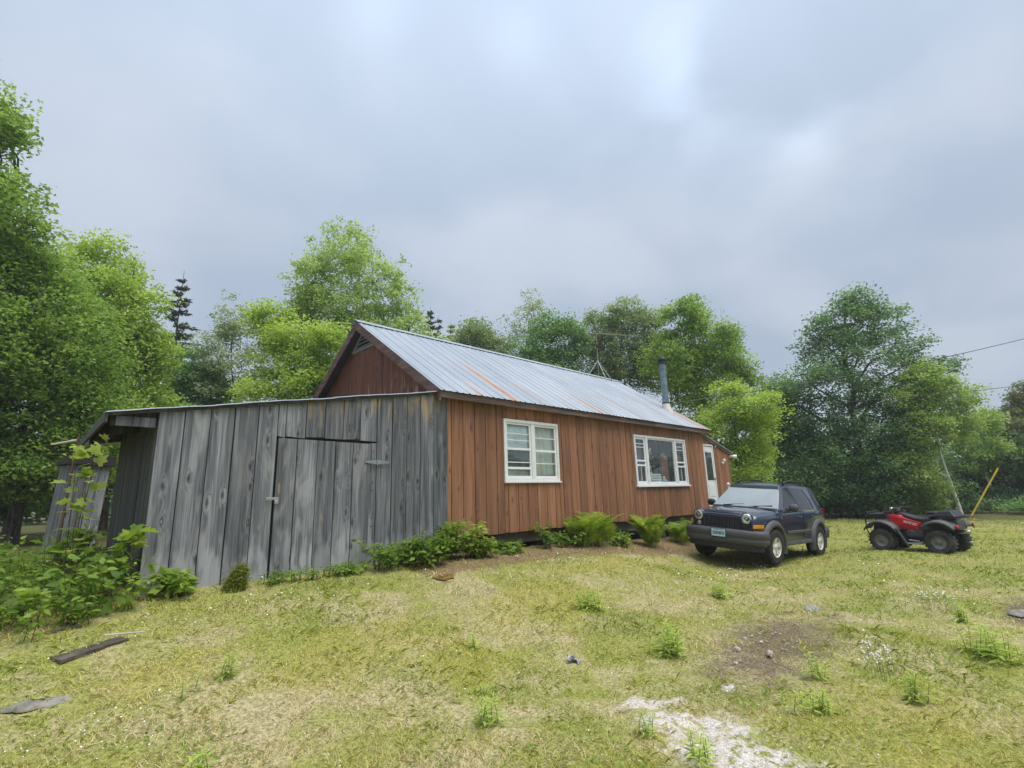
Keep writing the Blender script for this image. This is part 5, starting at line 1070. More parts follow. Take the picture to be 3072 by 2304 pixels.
def leafy(rs, lobes, dens, leaf, tr, trunk_path=None):
    lob = np.array(lobes, float); H = (lob[:, 2]+lob[:, 5]*.75).max(); low = (lob[:, 2]-lob[:, 5]).min()
    sub = []
    for l in lob:
        for _ in range(10):
            u = rs.normal(size=3); u /= np.linalg.norm(u)
            sub.append(np.concatenate([l[:3]+u*l[3:]*rs.uniform(.55, .98), l[3:]*rs.uniform(.22, .46)*np.array([1., 1., 1.05])]))
    sub = np.array(sub); wv = (sub[:, 3]*sub[:, 4]*sub[:, 5])**.6
    tot = ((lob[:, 3]*lob[:, 4]*lob[:, 5])**.72).sum(); nc = int(min(max(60, 121*dens**.8*tot), 2300)); n1 = int(nc*.45)
    pick = rs.choice(len(sub), nc-n1, p=wv/wv.sum()); u = rand_dir(nc-n1, rs)
    A_ = sub[pick, :3]+u*sub[pick, 3:]*(rs.uniform(0, 1, nc-n1)**.5*rs.uniform(.85, 1.2, nc-n1))[:, None]
    wl = (lob[:, 3]*lob[:, 4]*lob[:, 5])**.8; pick = rs.choice(len(lob), n1, p=wl/wl.sum()); u = rand_dir(n1, rs)
    B_ = lob[pick, :3]+u*lob[pick, 3:]*(rs.uniform(0, 1, n1)**.5)[:, None]*np.array([1., 1., 1.1])
    C = np.concatenate([A_, B_])
    C = C[C[:, 2] > .25]
    # skeleton
    if trunk_path is None:
        cen = lob[:, :2].mean(0); k = np.linspace(0, 1, 9)[:, None]; top = np.array([cen[0]*.8, cen[1]*.8, H*.93])
        tp = np.array([0, 0, -.15])+(top-np.array([0, 0, -.15]))*k; tp[1:-1, :2] += rs.normal(size=(7, 2))*.03*H*np.array([.5, 1, 1, 1, 1, 1, 1])[:, None]*.5
    else:
        P0 = np.array(trunk_path, float); P0[0, 2] -= .15; tt = np.linspace(0, len(P0)-1, 11); tp = np.stack([np.interp(tt, np.arange(len(P0)), P0[:, i]) for i in range(3)], 1)
    nT = len(tp); radT = tr*(1-np.linspace(0, 1, nT)**.9*.88); radT[0] *= 1.35
    segs = [(tp, radT)]; nodes = [tuple(p) for p in tp[2:]]; nr = list(radT[2:])
    # limbs to the lobe centres, then boughs to a subset of clumps
    for l in lob:
        c = l[:3]; N = np.array(nodes[:nT-2]); dz = c[2]-N[:, 2]; d = np.linalg.norm(N-c, axis=1)+np.where(dz < .12*H, 3., 0)
        j = int(d.argmin()); p = curve(N[j], c, rs, 6, .06, .08); r0 = nr[j]*.62; r = np.linspace(r0, r0*.3, 6); segs.append((p, r))
        nodes += [tuple(q) for q in p[2:]]; nr += list(r[2:])
    order = rs.permutation(len(C))[:int(len(C)*.2)]
    NA = np.array(nodes)
    for j in order:
        d = np.linalg.norm(NA-C[j], axis=1); i = int(d.argmin()); r0 = min(nr[i]*.6, .035+.006*d[i])
        p = curve(NA[i], C[j], rs, 4, .05, .1); segs.append((p, np.linspace(r0, .006, 4)))
    TV, TF = tubes(segs)
    # leaves: each clump a flat pad along its twig
    leaf = leaf*.86; per = int(22*dens**.3*(.14/leaf)**1.1)+3
    cnt = rs.poisson(per, len(C)); idx = np.repeat(np.arange(len(C)), cnt)
    cr = rs.uniform(.20, .46, len(C))*(1.0+.25*(leaf > .14))
    off = np.clip(rs.normal(size=(len(idx), 3)), -1.7, 1.7)*cr[idx][:, None]*np.array([.62, .62, .36])
    LC = C[idx]+off
    V, F = leaf_cloud(LC, leaf, rs)
    tint = rs.beta(2.2, 2.2, len(C))
    return TV, TF, V, F, np.repeat(tint[idx], 4)
def spruce(rs, H, dens, leaf, tr, ragged):
    tp = np.stack([np.linspace(0, .1, 8), np.zeros(8), np.linspace(-.1, H, 8)], 1); segs = [(tp, tr*(1-np.linspace(0, 1, 8)*.93))]
    LC, LD, TI = [], [], []
    z = H*.12
    while z < H*.985:
        t = (z-H*.12)/(H*.88); L = (1-t)**.85*H*(.155 if H > 2 else .36)+min(.12, .06*H); nb = rs.randint(6, 11)
        for _ in range(nb):
            if rs.rand() < (.18 if ragged else .05): continue
            a = rs.rand()*6.283; l = L*rs.uniform(.55, 1.15); dr = -.22+.5*t; d = np.array([math.cos(a), math.sin(a), dr])
            p0 = np.array([.1*z/H, 0, z]); p = np.array([p0, p0+d*l*.5, p0+d*l+np.array([0, 0, .10*l])]); segs.append((p, [.022, .014, .005]))
            n = int(l*34*dens*(1.5 if ragged else 1.3)); s = rs.uniform(.25 if ragged else .1, 1, n)
            c = p0+d*l*s[:, None]; side = np.array([-math.sin(a), math.cos(a), 0])*(rs.normal(size=n)*.16*l*(1.15-s))[:, None]
            LC.append(c+side+rs.normal(size=(n, 3))*.04+np.array([0, 0, -.03])); LD.append(np.tile(d, (n, 1))); TI.append(np.full(n, rs.beta(2, 2)))
        z += H*.028*rs.uniform(.7, 1.3)
    LC = np.concatenate(LC); LD = np.concatenate(LD); TI = np.concatenate(TI)
    V, F = leaf_cloud(LC, leaf*1.25, rs, .4, .34, .05, LD); TV, TF = tubes(segs, 5)
    return TV, TF, V, F, np.repeat(TI, 4)
for i, (name, kind, (bx, by), lobes, label, dens, leaf, tr, colr, H, path) in enumerate(TREES):
    rs = np.random.RandomState(100+i)
    t = tag(empty(name, (bx, by, G(bx, by))), label, 'bush' if name == 'bush' else 'tree', 'bushes along the wood edge' if name == 'bush' else 'trees around the clearing')
    TV, TF, V, F, ti = (spruce(rs, H, dens, leaf, tr, colr == 'spruce') if kind == 'spruce' else leafy(rs, lobes, dens, leaf, tr, path))
    link('trunk', np_mesh('trunk', TV, TF, M['birchbark'] if colr == 'birch' else M['bark'], True), t)
    link('crown', np_mesh('crown', V, F, LM[colr], False, ti), t)
# deep wood behind: one mass
rs = np.random.RandomState(77); LC = []; TI = []; segs = []
for k in range(200):
    a = R(-22+130*rs.rand()) if k < 130 else R(108+230*rs.rand()); d = rs.uniform(37, 62) if k < 130 else rs.uniform(26, 40); x = CAM.x+d*math.sin(a); y = CAM.y+d*math.cos(a)
    h = rs.uniform(5.0, 7.5) if a < R(75) else rs.uniform(3.5, 5.5)
    n = 430; u = rs.normal(size=(n, 3)); u /= np.linalg.norm(u, axis=1, keepdims=True)
    LC.append(np.array([x, y, G(x, y)+h*.5])+u*np.array([2.3, 2.3, h*.52])*(rs.uniform(.3, 1, n)**.4)[:, None]); TI.append(np.full(n, rs.beta(2, 2)))
    segs.append((np.array([[x, y, -1], [x, y, h*.7]]), [.12, .05]))
LC = np.concatenate(LC); V, F = leaf_cloud(LC, .48, rs)
tag(link('distant_woods', np_mesh('distant_woods', V, F, LM['hemlock'], False, np.repeat(np.concatenate(TI), 4))), 'dark distant wood filling the gaps between the nearer trees', 'woods', kind='stuff')
# ------------------------------------------------------------------ plants by the buildings and weeds in the lawn
OVATE = [(0, 0), (.22, .22), (.5, .27), (.8, .14), (1, 0), (.8, -.14), (.5, -.27), (.22, -.22)]
LANCE = [(0, 0), (.3, .11), (.6, .095), (1, 0), (.6, -.095), (.3, -.11)]
MAPLE = [(0, 0), (-.06, .30), (.16, .50), (.30, .30), (.62, .46), (.62, .20), (1, 0), (.62, -.20), (.62, -.46), (.30, -.30), (.16, -.50), (-.06, -.30)]
def leaf_poly(C, D_, N_, size, shape, rs, cup=.12):
    """C leaf base, D_ direction, N_ normal -> V, F"""
    n = len(C); D_ = D_/(np.linalg.norm(D_, axis=1, keepdims=True)+1e-9); N_ = N_-D_*(N_*D_).sum(1, keepdims=True); N_ = N_/(np.linalg.norm(N_, axis=1, keepdims=True)+1e-9); B_ = np.cross(N_, D_)
    s = np.asarray(size)[:, None, None]; sh = np.array(shape); u = sh[:, 0][None, :, None]; v = sh[:, 1][None, :, None]
    V = C[:, None]+s*(D_[:, None]*u+B_[:, None]*v+N_[:, None]*(np.abs(v)*cup*1.6-u*u*cup*1.5))
    k = len(shape); return V.reshape(-1, 3), np.arange(n*k).reshape(n, k)
def rand_unit(n, rs):
    a = rs.normal(size=(n, 3)); return a/np.linalg.norm(a, axis=1, keepdims=True)
PM = {
 'fern': leaf_mat('fern_fronds', (.14, .24, .025), (.27, .40, .045), (.44, .55, .09)),
 'berry': leaf_mat('bramble_leaves', (.085, .165, .022), (.19, .32, .045), (.37, .48, .09)),
 'sap': leaf_mat('sapling_leaves', (.12, .21, .030), (.25, .38, .055), (.46, .55, .14)),
 'weed': leaf_mat('weed_leaves', (.32, .45, .09), (.50, .64, .15), (.66, .76, .27)),
 'seed': leaf_mat('young_spruce_needles', (.11, .16, .022), (.23, .28, .045), (.36, .38, .09)),
}
M['stem'] = plain('green_stem', (.24, .29, .09), .7); M['twig'] = plain('brown_twig', (.12, .085, .055), .9); M['flower'] = plain('white_petals', (.86, .86, .84), .7, var=.03)
M['deadwood'] = plain('bleached_dead_wood', (.50, .46, .40), .9)
def leaves_obj(parent, V, F, ti, mat): return link('foliage', np_mesh('foliage', V, F, mat, False, ti), parent)
def fern(x, y, h, nf, seed, label):
    rs = np.random.RandomState(seed); t = tag(empty('fern', (x, y, G(x, y))), label, 'fern', 'ferns along the cabin wall')
    C, D_, N_, S_, TI, segs = [], [], [], [], [], []
    for i in range(nf):
        a = rs.rand()*6.283; L = h*rs.uniform(.75, 1.25); out = rs.uniform(.25, .62)*L; n = 26; s = np.linspace(0, 1, n)
        d = np.array([math.cos(a), math.sin(a), 0]); P_ = d*out*(s**1.5)[:, None]+np.array([0, 0, 1])*(L*.85*(s-.33*s**3))[:, None]+rs.normal(size=3)*np.array([.10, .08, 0])*min(1, nf/14)
        T_ = np.gradient(P_, axis=0); T_ /= np.linalg.norm(T_, axis=1, keepdims=True); side = np.array([-d[1], d[0], 0]); up = np.cross(T_, side[None])*-1
        segs.append((P_[::5], np.linspace(.006, .002, len(P_[::5]))))
        tv = rs.beta(2, 2)
        for sg in (1, -1):
            k = slice(3, n); C.append(P_[k]); D_.append(side[None]*sg+T_[k]*.45+np.array([0, 0, -.15])); N_.append(up[k]+rs.normal(size=(n-3, 3))*.35); S_.append(L*.19*np.sin(np.pi*np.clip(s[k], 0, 1)**.75)*rs.uniform(.8, 1.1, n-3)+.015); TI.append(np.full(n-3, tv))
    sh = [(0, .04), (.3, .075), (.6, .06), (1, 0), (.6, -.06), (.3, -.075), (0, -.04)]
    V, F = leaf_poly(np.concatenate(C), np.concatenate(D_), np.concatenate(N_), np.concatenate(S_), sh, rs)
    link('fronds', np_mesh('fronds', V, F, PM['fern'], False, np.repeat(np.concatenate(TI), 7)), t)
    TV, TF = tubes(segs, 4); link('stalks', np_mesh('stalks', TV, TF, M['stem']), t)
fern(3.25, -.42, .98, 26, 1, 'leftmost clump of tall bright ferns under the cabin siding')
fern(3.85, -.40, 1.12, 34, 2, 'biggest fern clump between the two cabin windows')
fern(5.60, -.58, 1.10, 36, 3, 'feathery fern clump under the left edge of the picture window')
fern(7.0, -.55, .80, 22, 4, 'low ferns half hidden by the front of the parked car')
def bramble(x, y, rx, ry, h, nst, lsz, seed, label, mat='berry', name='bramble_bush', shape=OVATE, lean=(0, 0), cat='bush', group='leafy bushes along the walls', per=26, spread=(.1, .5)):
    rs = np.random.RandomState(seed); t = tag(empty(name, (x, y, G(x, y))), label, cat, group); segs = []; C = []; D_ = []; TI = []
    for i in range(nst):
        bx, by = rs.uniform(-rx, rx), rs.uniform(-ry, ry); L = h*rs.uniform(.85 if name == 'maple_sapling' else .5, 1.1); a = rs.rand()*6.283; o = L*rs.uniform(*spread)
        s = np.linspace(0, 1, 6)[:, None]; p = np.array([bx, by, 0])+np.array([math.cos(a)*o+lean[0], math.sin(a)*o+lean[1], 0])*s**1.6+np.array([0, 0, L])*(s-.25*s**3)
        p[0, 2] -= .05; segs.append((p, np.linspace(.006, .002, 6)))
        n = rs.poisson(per); q = rs.uniform(.2, 1, n); idx = q*5; base = np.stack([np.interp(idx, np.arange(6), p[:, k]) for k in range(3)], 1)
        dd = rand_unit(n, rs); dd[:, 2] = dd[:, 2]*.4+.05; C.append(base+dd*rs.uniform(0, .09, n)[:, None]); D_.append(dd); TI.append(np.full(n, rs.beta(2, 2)))
    C = np.concatenate(C); D_ = np.concatenate(D_); n = len(C); N_ = np.array([0, 0, 1.])+rs.normal(size=(n, 3))*.45
    V, F = leaf_poly(C, D_, N_, lsz*rs.uniform(.6, 1.25, n), shape, rs)
    leaves_obj(t, V, F, np.repeat(np.concatenate(TI), len(shape)), PM[mat]); TV, TF = tubes(segs, 4); link('stems', np_mesh('stems', TV, TF, M['twig']), t)
    return t
bramble(-1.25, -.42, .32, .18, .50, 20, .085, 11, 'leafy bramble right of the shed door, below its lower hinge')
bramble(-.72, -.52, .30, .22, .58, 26, .095, 12, 'dense bramble in front of the shed corner')
bramble(-.08, -.34, .26, .18, .74, 26, .11, 13, 'tall bramble where shed and cabin meet', 'sap')
bramble(.42, -.48, .24, .14, .36, 13, .105, 14, 'yellowish bramble below the first siding boards', 'sap')
bramble(1.05, -.42, .30, .14, .26, 9, .10, 15, 'low bramble in front of the dark gap under the cabin')
bramble(2.15, -.32, .14, .12, .62, 9, .085, 16, 'upright bramble under the double window')
bramble(2.65, -.38, .20, .13, .36, 8, .085, 20, 'small bramble beside the leftmost ferns')
bramble(4.55, -.45, .30, .18, .42, 14, .085, 17, 'bramble between the big fern clump and the picture window')
bramble(7.75, -.35, .5, .2, .65, 26, .09, 18, 'dark bramble behind the hood of the parked car')
bramble(-2.85, -.42, .22, .12, .20, 9, .055, 19, 'low weeds at the foot of the shed door latch side', per=20)
bramble(-2.25, -.40, .42, .12, .20, 18, .055, 21, 'low weeds along the middle of the shed door', per=20)
bramble(-1.75, -.38, .25, .12, .18, 12, .055, 22, 'low weeds under the hinge side of the shed door', per=20)
bramble(-4.05, -.42, .22, .18, .34, 9, .12, 23, 'broad leaved weeds at the left foot of the shed front', 'sap')
# young spruce at the shed wall
rs = np.random.RandomState(8)
t = tag(empty('spruce_seedling', (-3.40, -.42, G(-3.40, -.42))), 'knee high spruce seedling in front of the shed boards', 'seedling')
TV, TF, V, F, ti = spruce(rs, .27, 14., .024, .007, False)
link('trunk', np_mesh('trunk', TV, TF, M['twig']), t); link('crown', np_mesh('crown', V*np.array([1., 1., 1.]), F, PM['seed'], False, ti), t)
# saplings with big leaves at the left corner of the shed
bramble(-4.86, .10, .05, .08, 2.2, 4, .125, 31, 'tall sapling with big pale leaves at the shed roof corner', 'sap', 'maple_sapling', MAPLE, (.02, -.05), 'sapling', 'saplings at the shed corner', 15, (.02, .12))
sp = bramble(-4.60, -.20, .06, .06, 1.02, 4, .15, 32, 'shorter sapling with big leaves leaning over the shed corner', 'sap', 'maple_sapling', MAPLE, (.14, -.08), 'sapling', 'saplings at the shed corner', 11, (.05, .25))
bramble(-4.85, .9, .12, .35, .9, 10, .12, 33, 'shaded sapling against the left end wall of the shed', 'berry', 'maple_sapling', MAPLE, (.1, 0), 'sapling', 'saplings at the shed corner', 14, (.05, .25))
t = tag(empty("dead_branch", (-4.95, 1.0, G(-4.95, 1.0))), 'bleached dead branch sticking out left of the shed roof corner', 'branch')
MB().tube([(-4.95, 1.0, G(-4.95, 1.0)-.05), (-4.93, 1.0, .7), (-4.91, 1.0, 1.42), (-4.90, .98, 1.60)], [.022, .017, .012, .008], 6).build('stem', M['twig'], t)
MB().tube([(-4.91, 1.0, 1.52), (-5.0, 1.06, 1.50), (-5.14, 1.15, 1.47)], [.016, .014, .011], 6).build('bare_limb', M['deadwood'], t)
# undergrowth left of the shed
rs = np.random.RandomState(41); C = []; D_ = []; TI = []; SZ = []; segs = []
for i in range(1250):
    x = rs.uniform(-9.5, -4.35); y = -1.15+abs(rs.normal())*3.6+max(0, -x-5.4)*rs.uniform(-.25, .35)
    if y > 9 or (x > -4.9 and y < -.9): continue
    h = rs.uniform(.12, .5)*(1+.4*(rs.rand() < .2)); n = rs.poisson(15); z0 = G(x, y)
    s = rs.uniform(.25, 1, n); a = rs.rand()*6.283; base = np.stack([x+np.cos(a)*.12*s, y+np.sin(a)*.12*s, z0+h*s], 1); dd = rand_unit(n, rs); dd[:, 2] = dd[:, 2]*.4+.05
    C.append(base+dd*.03); D_.append(dd); TI.append(np.full(n, rs.beta(2, 2))); SZ.append(np.full(n, rs.uniform(.05, .12)))
    segs.append((np.array([[x, y, z0-.03], [x+math.cos(a)*.06, y+math.sin(a)*.06, z0+h*.5], [x+math.cos(a)*.12, y+math.sin(a)*.12, z0+h]]), [.004, .003, .002]))
C = np.concatenate(C); n = len(C)
V, F = leaf_poly(C, np.concatenate(D_), np.array([0, 0, 1.])+rs.normal(size=(n, 3))*.45, np.concatenate(SZ)*rs.uniform(.6, 1.2, n), OVATE, rs)
tag(link('undergrowth', np_mesh('undergrowth', V, F, PM['berry'], False, np.repeat(np.concatenate(TI), 8))), 'tangle of low green undergrowth left of the shed', 'undergrowth', kind='stuff')
TV, TF = tubes(segs, 3); tag(link('undergrowth_stems', np_mesh('undergrowth_stems', TV, TF, M['twig'])), 'thin brown stems of the undergrowth left of the shed', 'undergrowth', kind='stuff')
# lawn weeds, each a plant of its own
def weed(x, y, h, nst, seed, label, w=.10):
    rs = np.random.RandomState(seed); t = tag(empty('weed_plant', (x, y, G(x, y))), label, 'weed', 'weeds standing in the lawn'); segs = []; C = []; D_ = []; TI = []; SZ = []
    for i in range(nst):
        a = rs.rand()*6.283; L = h*rs.uniform(.5, 1.1); b0 = rs.normal(size=2)*w*.5; n = int(10+L*34); s = np.linspace(.08, 1, n)
        p = np.stack([b0[0]+math.cos(a)*L*.22*s**1.5, b0[1]+math.sin(a)*L*.22*s**1.5, L*s], 1); segs.append((p[::4], np.linspace(.0045, .002, len(p[::4]))))
        th = np.arange(n)*2.4+rs.rand()*6; d = np.stack([np.cos(th), np.sin(th), .15+.55*s], 1); C.append(p); D_.append(d); TI.append(np.full(n, rs.beta(2, 2))); SZ.append(L*.42*(1.15-.75*s)*rs.uniform(.7, 1.1, n)+.02)
    C = np.concatenate(C); n = len(C); D_ = np.concatenate(D_)
    V, F = leaf_poly(C, D_, np.array([0, 0, 1.])+rs.normal(size=(n, 3))*.2, np.concatenate(SZ), LANCE, rs, .2)
    leaves_obj(t, V, F, np.repeat(np.concatenate(TI), 6), PM['weed']); TV, TF = tubes(segs, 4); link('stems', np_mesh('stems', TV, TF, M['stem']), t)['kind'] = 'stuff'
for i, (x, y, h, n, lab) in enumerate([
    (-.48, -4.36, .30, 12, 'tallest weed clump left of the bare soil patch'), (.0, -3.0, .27, 11, 'weed clump in the middle of the lawn below the fern bed'), (2.3, -3.66, .26, 12, 'weed clump in line with the picture window, before the parked car'),
    (-.27, -5.62, .23, 5, 'pale weed at the front edge of the bare soil patch'), (-.97, -5.80, .15, 16, 'round bushy green weed right of the sandy patch'), (1.2, -6.66, .30, 16, 'wide weed clump at the right edge of the lawn'),
    (-.28, -6.26, .20, 6, 'lone pale weed near the right edge, below the white flower stalks'), (-2.74, -4.20, .17, 7, 'small weed clump near the bottom centre'), (-3.99, -2.56, .18, 5, 'lone upright weed in the left lawn'),
    (-2.50, -3.86, .09, 9, 'low yellow green weed tuft above the bottom centre weed'), (-2.16, -5.50, .20, 7, 'weed standing in the white sand at the bottom'), (-2.10, -5.10, .14, 6, 'small weed at the left edge of the white sand'),
    (-4.27, -2.66, .13, 3, 'thin weed left of the lone upright weed'), (2.75, -6.30, .22, 9, 'weed clump beneath the tall white flowers at right'), (-1.95, -3.12, .17, 3, 'thin grassy weed at the centre of the lawn'), (-4.40, -3.62, .2, 6, 'grassy weed tuft at the bottom, left of centre')]):
    weed(x, y, h, n, 200+i, lab, .16 if n > 9 else .07)
# white flower stalks
def stalks(x, y, rx, ry, n, h, seed, label):
    rs = np.random.RandomState(seed); t = tag(empty('white_flowers', (x, y, G(x, y))), label, 'flowers', 'clusters of white flower stalks'); segs = []; q = MB()
    for i in range(n):
        a = np.array([rs.normal()*rx, rs.normal()*ry, 0]); L = h*rs.uniform(.6, 1.1); b = a+np.array([rs.normal()*.02, rs.normal()*.02, L]); segs.append((np.array([a, (a+b)/2+rs.normal(size=3)*.005, b]), [.002, .0018, .0016]))
        for k in range(2):
            c_ = b+rs.normal(size=3)*.008; s_ = rs.uniform(.007, .013); q.lathe([(0, -s_*.8), (s_*.8, 0), (0, s_*.8)], c_, (0, 0, 1), 5, False)
    TV, TF = tubes(segs, 3); link('stalks', np_mesh('stalks', TV, TF, M['stem']), t)['kind'] = 'stuff'; tag(q.build('flower_heads', M['flower'], t, world=False), kind='stuff')
stalks(3.45, -5.95, .42, .16, 48, .24, 51, 'drift of tall white flowers far right in front of the quad bike')
stalks(.18, -6.0, .12, .05, 22, .20, 52, 'row of thin white flower stalks below the bare soil patch')
stalks(.55, -5.85, .10, .05, 10, .14, 53, 'few short white flowers at the right end of the bare soil patch')
# ------------------------------------------------------------------ grass blades, litter and tiny flowers (uncountable)
def lawn_mat():
    m, nt, out = new_mat('lawn_blades')
    ob = nd(nt, 'TexCoord').outputs['Object']; t = nd(nt, 'Attribute', attribute_name='tint').outputs['Fac']; r = nd(nt, 'NewGeometry').outputs['Random Per Island']
    k = mth(nt, 'ADD', t, mth(nt, 'MULTIPLY', mth(nt, 'SUBTRACT', r, .5), .34))
    col = ramp(nt, k, [(.0, (.27, .335, .055)), (.22, (.45, .50, .095)), (.42, (.56, .55, .15)), (.58, (.68, .61, .26)), (.80, (.77, .67, .40)), (1., (.82, .74, .55))])
    d = nd(nt, 'BsdfDiffuse', {0: col}); tr = nd(nt, 'BsdfTranslucent', {0: col}); mx = nd(nt, 'MixShader', {0: .3, 1: d.outputs[0], 2: tr.outputs[0]})
    nt.links.new(mx.outputs[0], out.inputs[0]); return m
M['blades'] = lawn_mat()
rs = np.random.RandomState(9)
def vnoise(x, y, s, seed):
    q = np.random.RandomState(seed).rand(64, 64); u, v = x*s, y*s; i, j = np.floor(u).astype(int), np.floor(v).astype(int); f, g_ = u-i, v-j; f = f*f*(3-2*f); g_ = g_*g_*(3-2*g_)
    w = lambda a, b: q[a % 64, b % 64]
    return (w(i, j)*(1-f)+w(i+1, j)*f)*(1-g_)+(w(i, j+1)*(1-f)+w(i+1, j+1)*f)*g_
def scatter(n, r0, r1, p=1.):
    a = R(-22)+R(134)*rs.rand(n); r = r0*(r1/r0)**(rs.rand(n)**p); x = CAM.x+r*np.sin(a); y = CAM.y+r*np.cos(a); return x, y, r
def clear(x, y):
    inside = ((x > -4.3) & (x < 12) & (y > -.02)) | ((x < -4.3) & (y > 1.5))
    return ~inside & (y < 9) & (x+.25*y < 25)
def tintf(x, y):
    t = .62*vnoise(x, y, 1.1, 1)+.38*vnoise(x, y, 3.1, 2); t = .04+.74*sst(.24, .78, t)
    gm = patch_np(GREEN, x, y); t -= .30*np.clip(1.3-gm, 0, 1); mm = patch_np(MOSS, x, y); t = np.where(mm < 1.1, t*.5+.20, t); t = np.where(x > 9, t*.6, t)
    return t
N = 310000
x, y, r = scatter(N, 2.3, 30.); keep = clear(x, y)
bare = (patch_np(SOIL, x, y)+(vnoise(x, y, 4, 5)-.5)*1.4 < 1.0) | (patch_np(SAND, x, y)+(vnoise(x, y, 7, 6)-.5)*1.2 < 1.05) | ((y > -1.15) & (x > -.7) & (x < 8) & (rs.rand(N) < .75)) | (vnoise(x, y, 2.3, 12)*.6+vnoise(x, y, 6, 13)*.4 > .66)
keep &= ~(bare & (rs.rand(N) < .93))
x, y, r = x[keep], y[keep], r[keep]; n = len(x)
lush = vnoise(x, y, 1.7, 8); h = (.012+.032*rs.rand(n)**2.2)*(.65+.8*lush)*(1+.035*r); wd = (.0014+.0014*rs.rand(n))*np.clip(r/3.4, .9, 6)
a = rs.rand(n)*6.283; dx, dy = np.cos(a), np.sin(a); ln = rs.uniform(.5, 2.3, n)*h; b = rs.rand(n)*6.283
z = ground_z(x, y)-.004
base = np.stack([x, y, z], 1); sd = np.stack([dx*wd, dy*wd, 0*x], 1); mid = base+np.stack([np.cos(b)*ln*.35, np.sin(b)*ln*.35, h*.62], 1); tip = base+np.stack([np.cos(b)*ln, np.sin(b)*ln, h*rs.uniform(.7, 1., n)], 1)
V = np.stack([base-sd, base+sd, mid+sd*.7, tip, mid-sd*.7], 1).reshape(-1, 3); F = np.arange(n*5).reshape(n, 5)
tag(link('lawn_grass', np_mesh('lawn_grass', V, F, M['blades'], False, np.repeat(np.clip(tintf(x, y)+.16*(rs.rand(n)-.4), 0, 1), 5))), 'patchy short grass of the lawn in green and straw', 'grass', kind='stuff')
# broad-leaved lawn plants lying flat
x, y, r = scatter(42000, 2.3, 16.); k = clear(x, y) & (vnoise(x, y, 2.1, 21)+.25*vnoise(x, y, 7, 22) > .66) & ~(patch_np(SAND, x, y) < 1.0) & ~(patch_np(SOIL, x, y) < .9)
x, y, r = x[k], y[k], r[k]; n = len(x)
C = np.stack([x, y, ground_z(x, y)+.004+.022*rs.rand(n)], 1); V, F = leaf_poly(C, np.stack([rs.normal(size=n), rs.normal(size=n), .25+.3*rs.rand(n)], 1), np.array([0, 0, 1.])+rs.normal(size=(n, 3))*.3, (.012+.020*rs.rand(n))*np.clip(r/6, 1, 1.8), OVATE, rs)
tag(link('lawn_clover', np_mesh('lawn_clover', V, F, PM['sap'], False, np.repeat(np.clip(.1+.5*rs.rand(n), 0, 1), 8))), 'flat green lawn plants spreading between the grass', 'weeds', kind='stuff')
# dry litter
M['litter'] = leaf_mat('dry_litter', (.16, .10, .055), (.40, .30, .18), (.70, .64, .52), .1, .8)
x, y, r = scatter(36000, 2.3, 20.); k = clear(x, y); x, y, r = x[k], y[k], r[k]; n = len(x)
C = np.stack([x, y, ground_z(x, y)+.006+.012*rs.rand(n)], 1); V, F = leaf_poly(C, np.stack([rs.normal(size=n), rs.normal(size=n), rs.normal(size=n)*.15], 1), np.array([0, 0, 1.])+rs.normal(size=(n, 3))*.25, (.010+.026*rs.rand(n)**2)*np.clip(r/5, 1, 2), LANCE, rs)
tag(link('dry_litter', np_mesh('dry_litter', V, F, M['litter'], False, np.repeat(rs.rand(n), 6))), 'dry straw and leaf scraps strewn over the lawn', 'litter', kind='stuff')
# tiny white flowers
x, y, r = scatter(90000, 2.3, 18.)
dens = .012+.5*(patch_np([(-4.75, -2.75, .55, .25, .3), (-2.6, -1.15, 2.0, .28, .03), (-5.3, -3.2, .8, .3, .2), (5.0, -2.7, 2.4, .5, .0), (.1, -3.2, .3, .12, 0), (1.1, -1.2, 1.2, .2, .05)], x, y) < 1)*(vnoise(x, y, 5, 31) > .45)
k = clear(x, y) & (rs.rand(len(x)) < dens*.45); x, y, r = x[k], y[k], r[k]; n = len(x)
C = np.stack([x, y, ground_z(x, y)+.02+.05*rs.rand(n)], 1)
V, F = leaf_cloud(C, .011*np.clip(r/4, 1, 3), rs, 1.5, .95, .1)
tag(link('lawn_flowers', np_mesh('lawn_flowers', V, F, M['flower'])), 'tiny white flowers dotted through the lawn', 'flowers', kind='stuff')
# small stones and clods in the bare soil and the sand
M['stone'] = plain('pale_stone', (.42, .37, .30), .9, var=.2, scale=20, bstr=.4)
q = MB(); rr = random.Random(3)
for cx, cy, rx, ry, ang, cnt in [(s_[0], s_[1], s_[2], s_[3], s_[4], 90) for s_ in SOIL]+[(s_[0], s_[1], s_[2]*1.3, s_[3]*1.3, s_[4], 40) for s_ in SAND]+[(2.5, -.95, 3.4, .3, 0, 80)]:
    for _ in range(cnt):
        u, v = rr.gauss(0, .55)*rx, rr.gauss(0, .55)*ry; px_, py_ = cx+u*math.cos(ang)-v*math.sin(ang), cy+u*math.sin(ang)+v*math.cos(ang); s_ = rr.uniform(.005, .016)*(1.7 if rr.random() < .08 else 1)
        q.lathe([(0, -s_*.5), (s_, -s_*.2), (s_*.8, s_*.35), (0, s_*.5)], (px_, py_, G(px_, py_)-.022+s_*.3), (rr.uniform(-.4, .4), rr.uniform(-.4, .4), 1), 6, False)
tag(q.build('pebbles', M['stone']), 'small pebbles and clods in the bare patches', 'pebbles', kind='stuff')
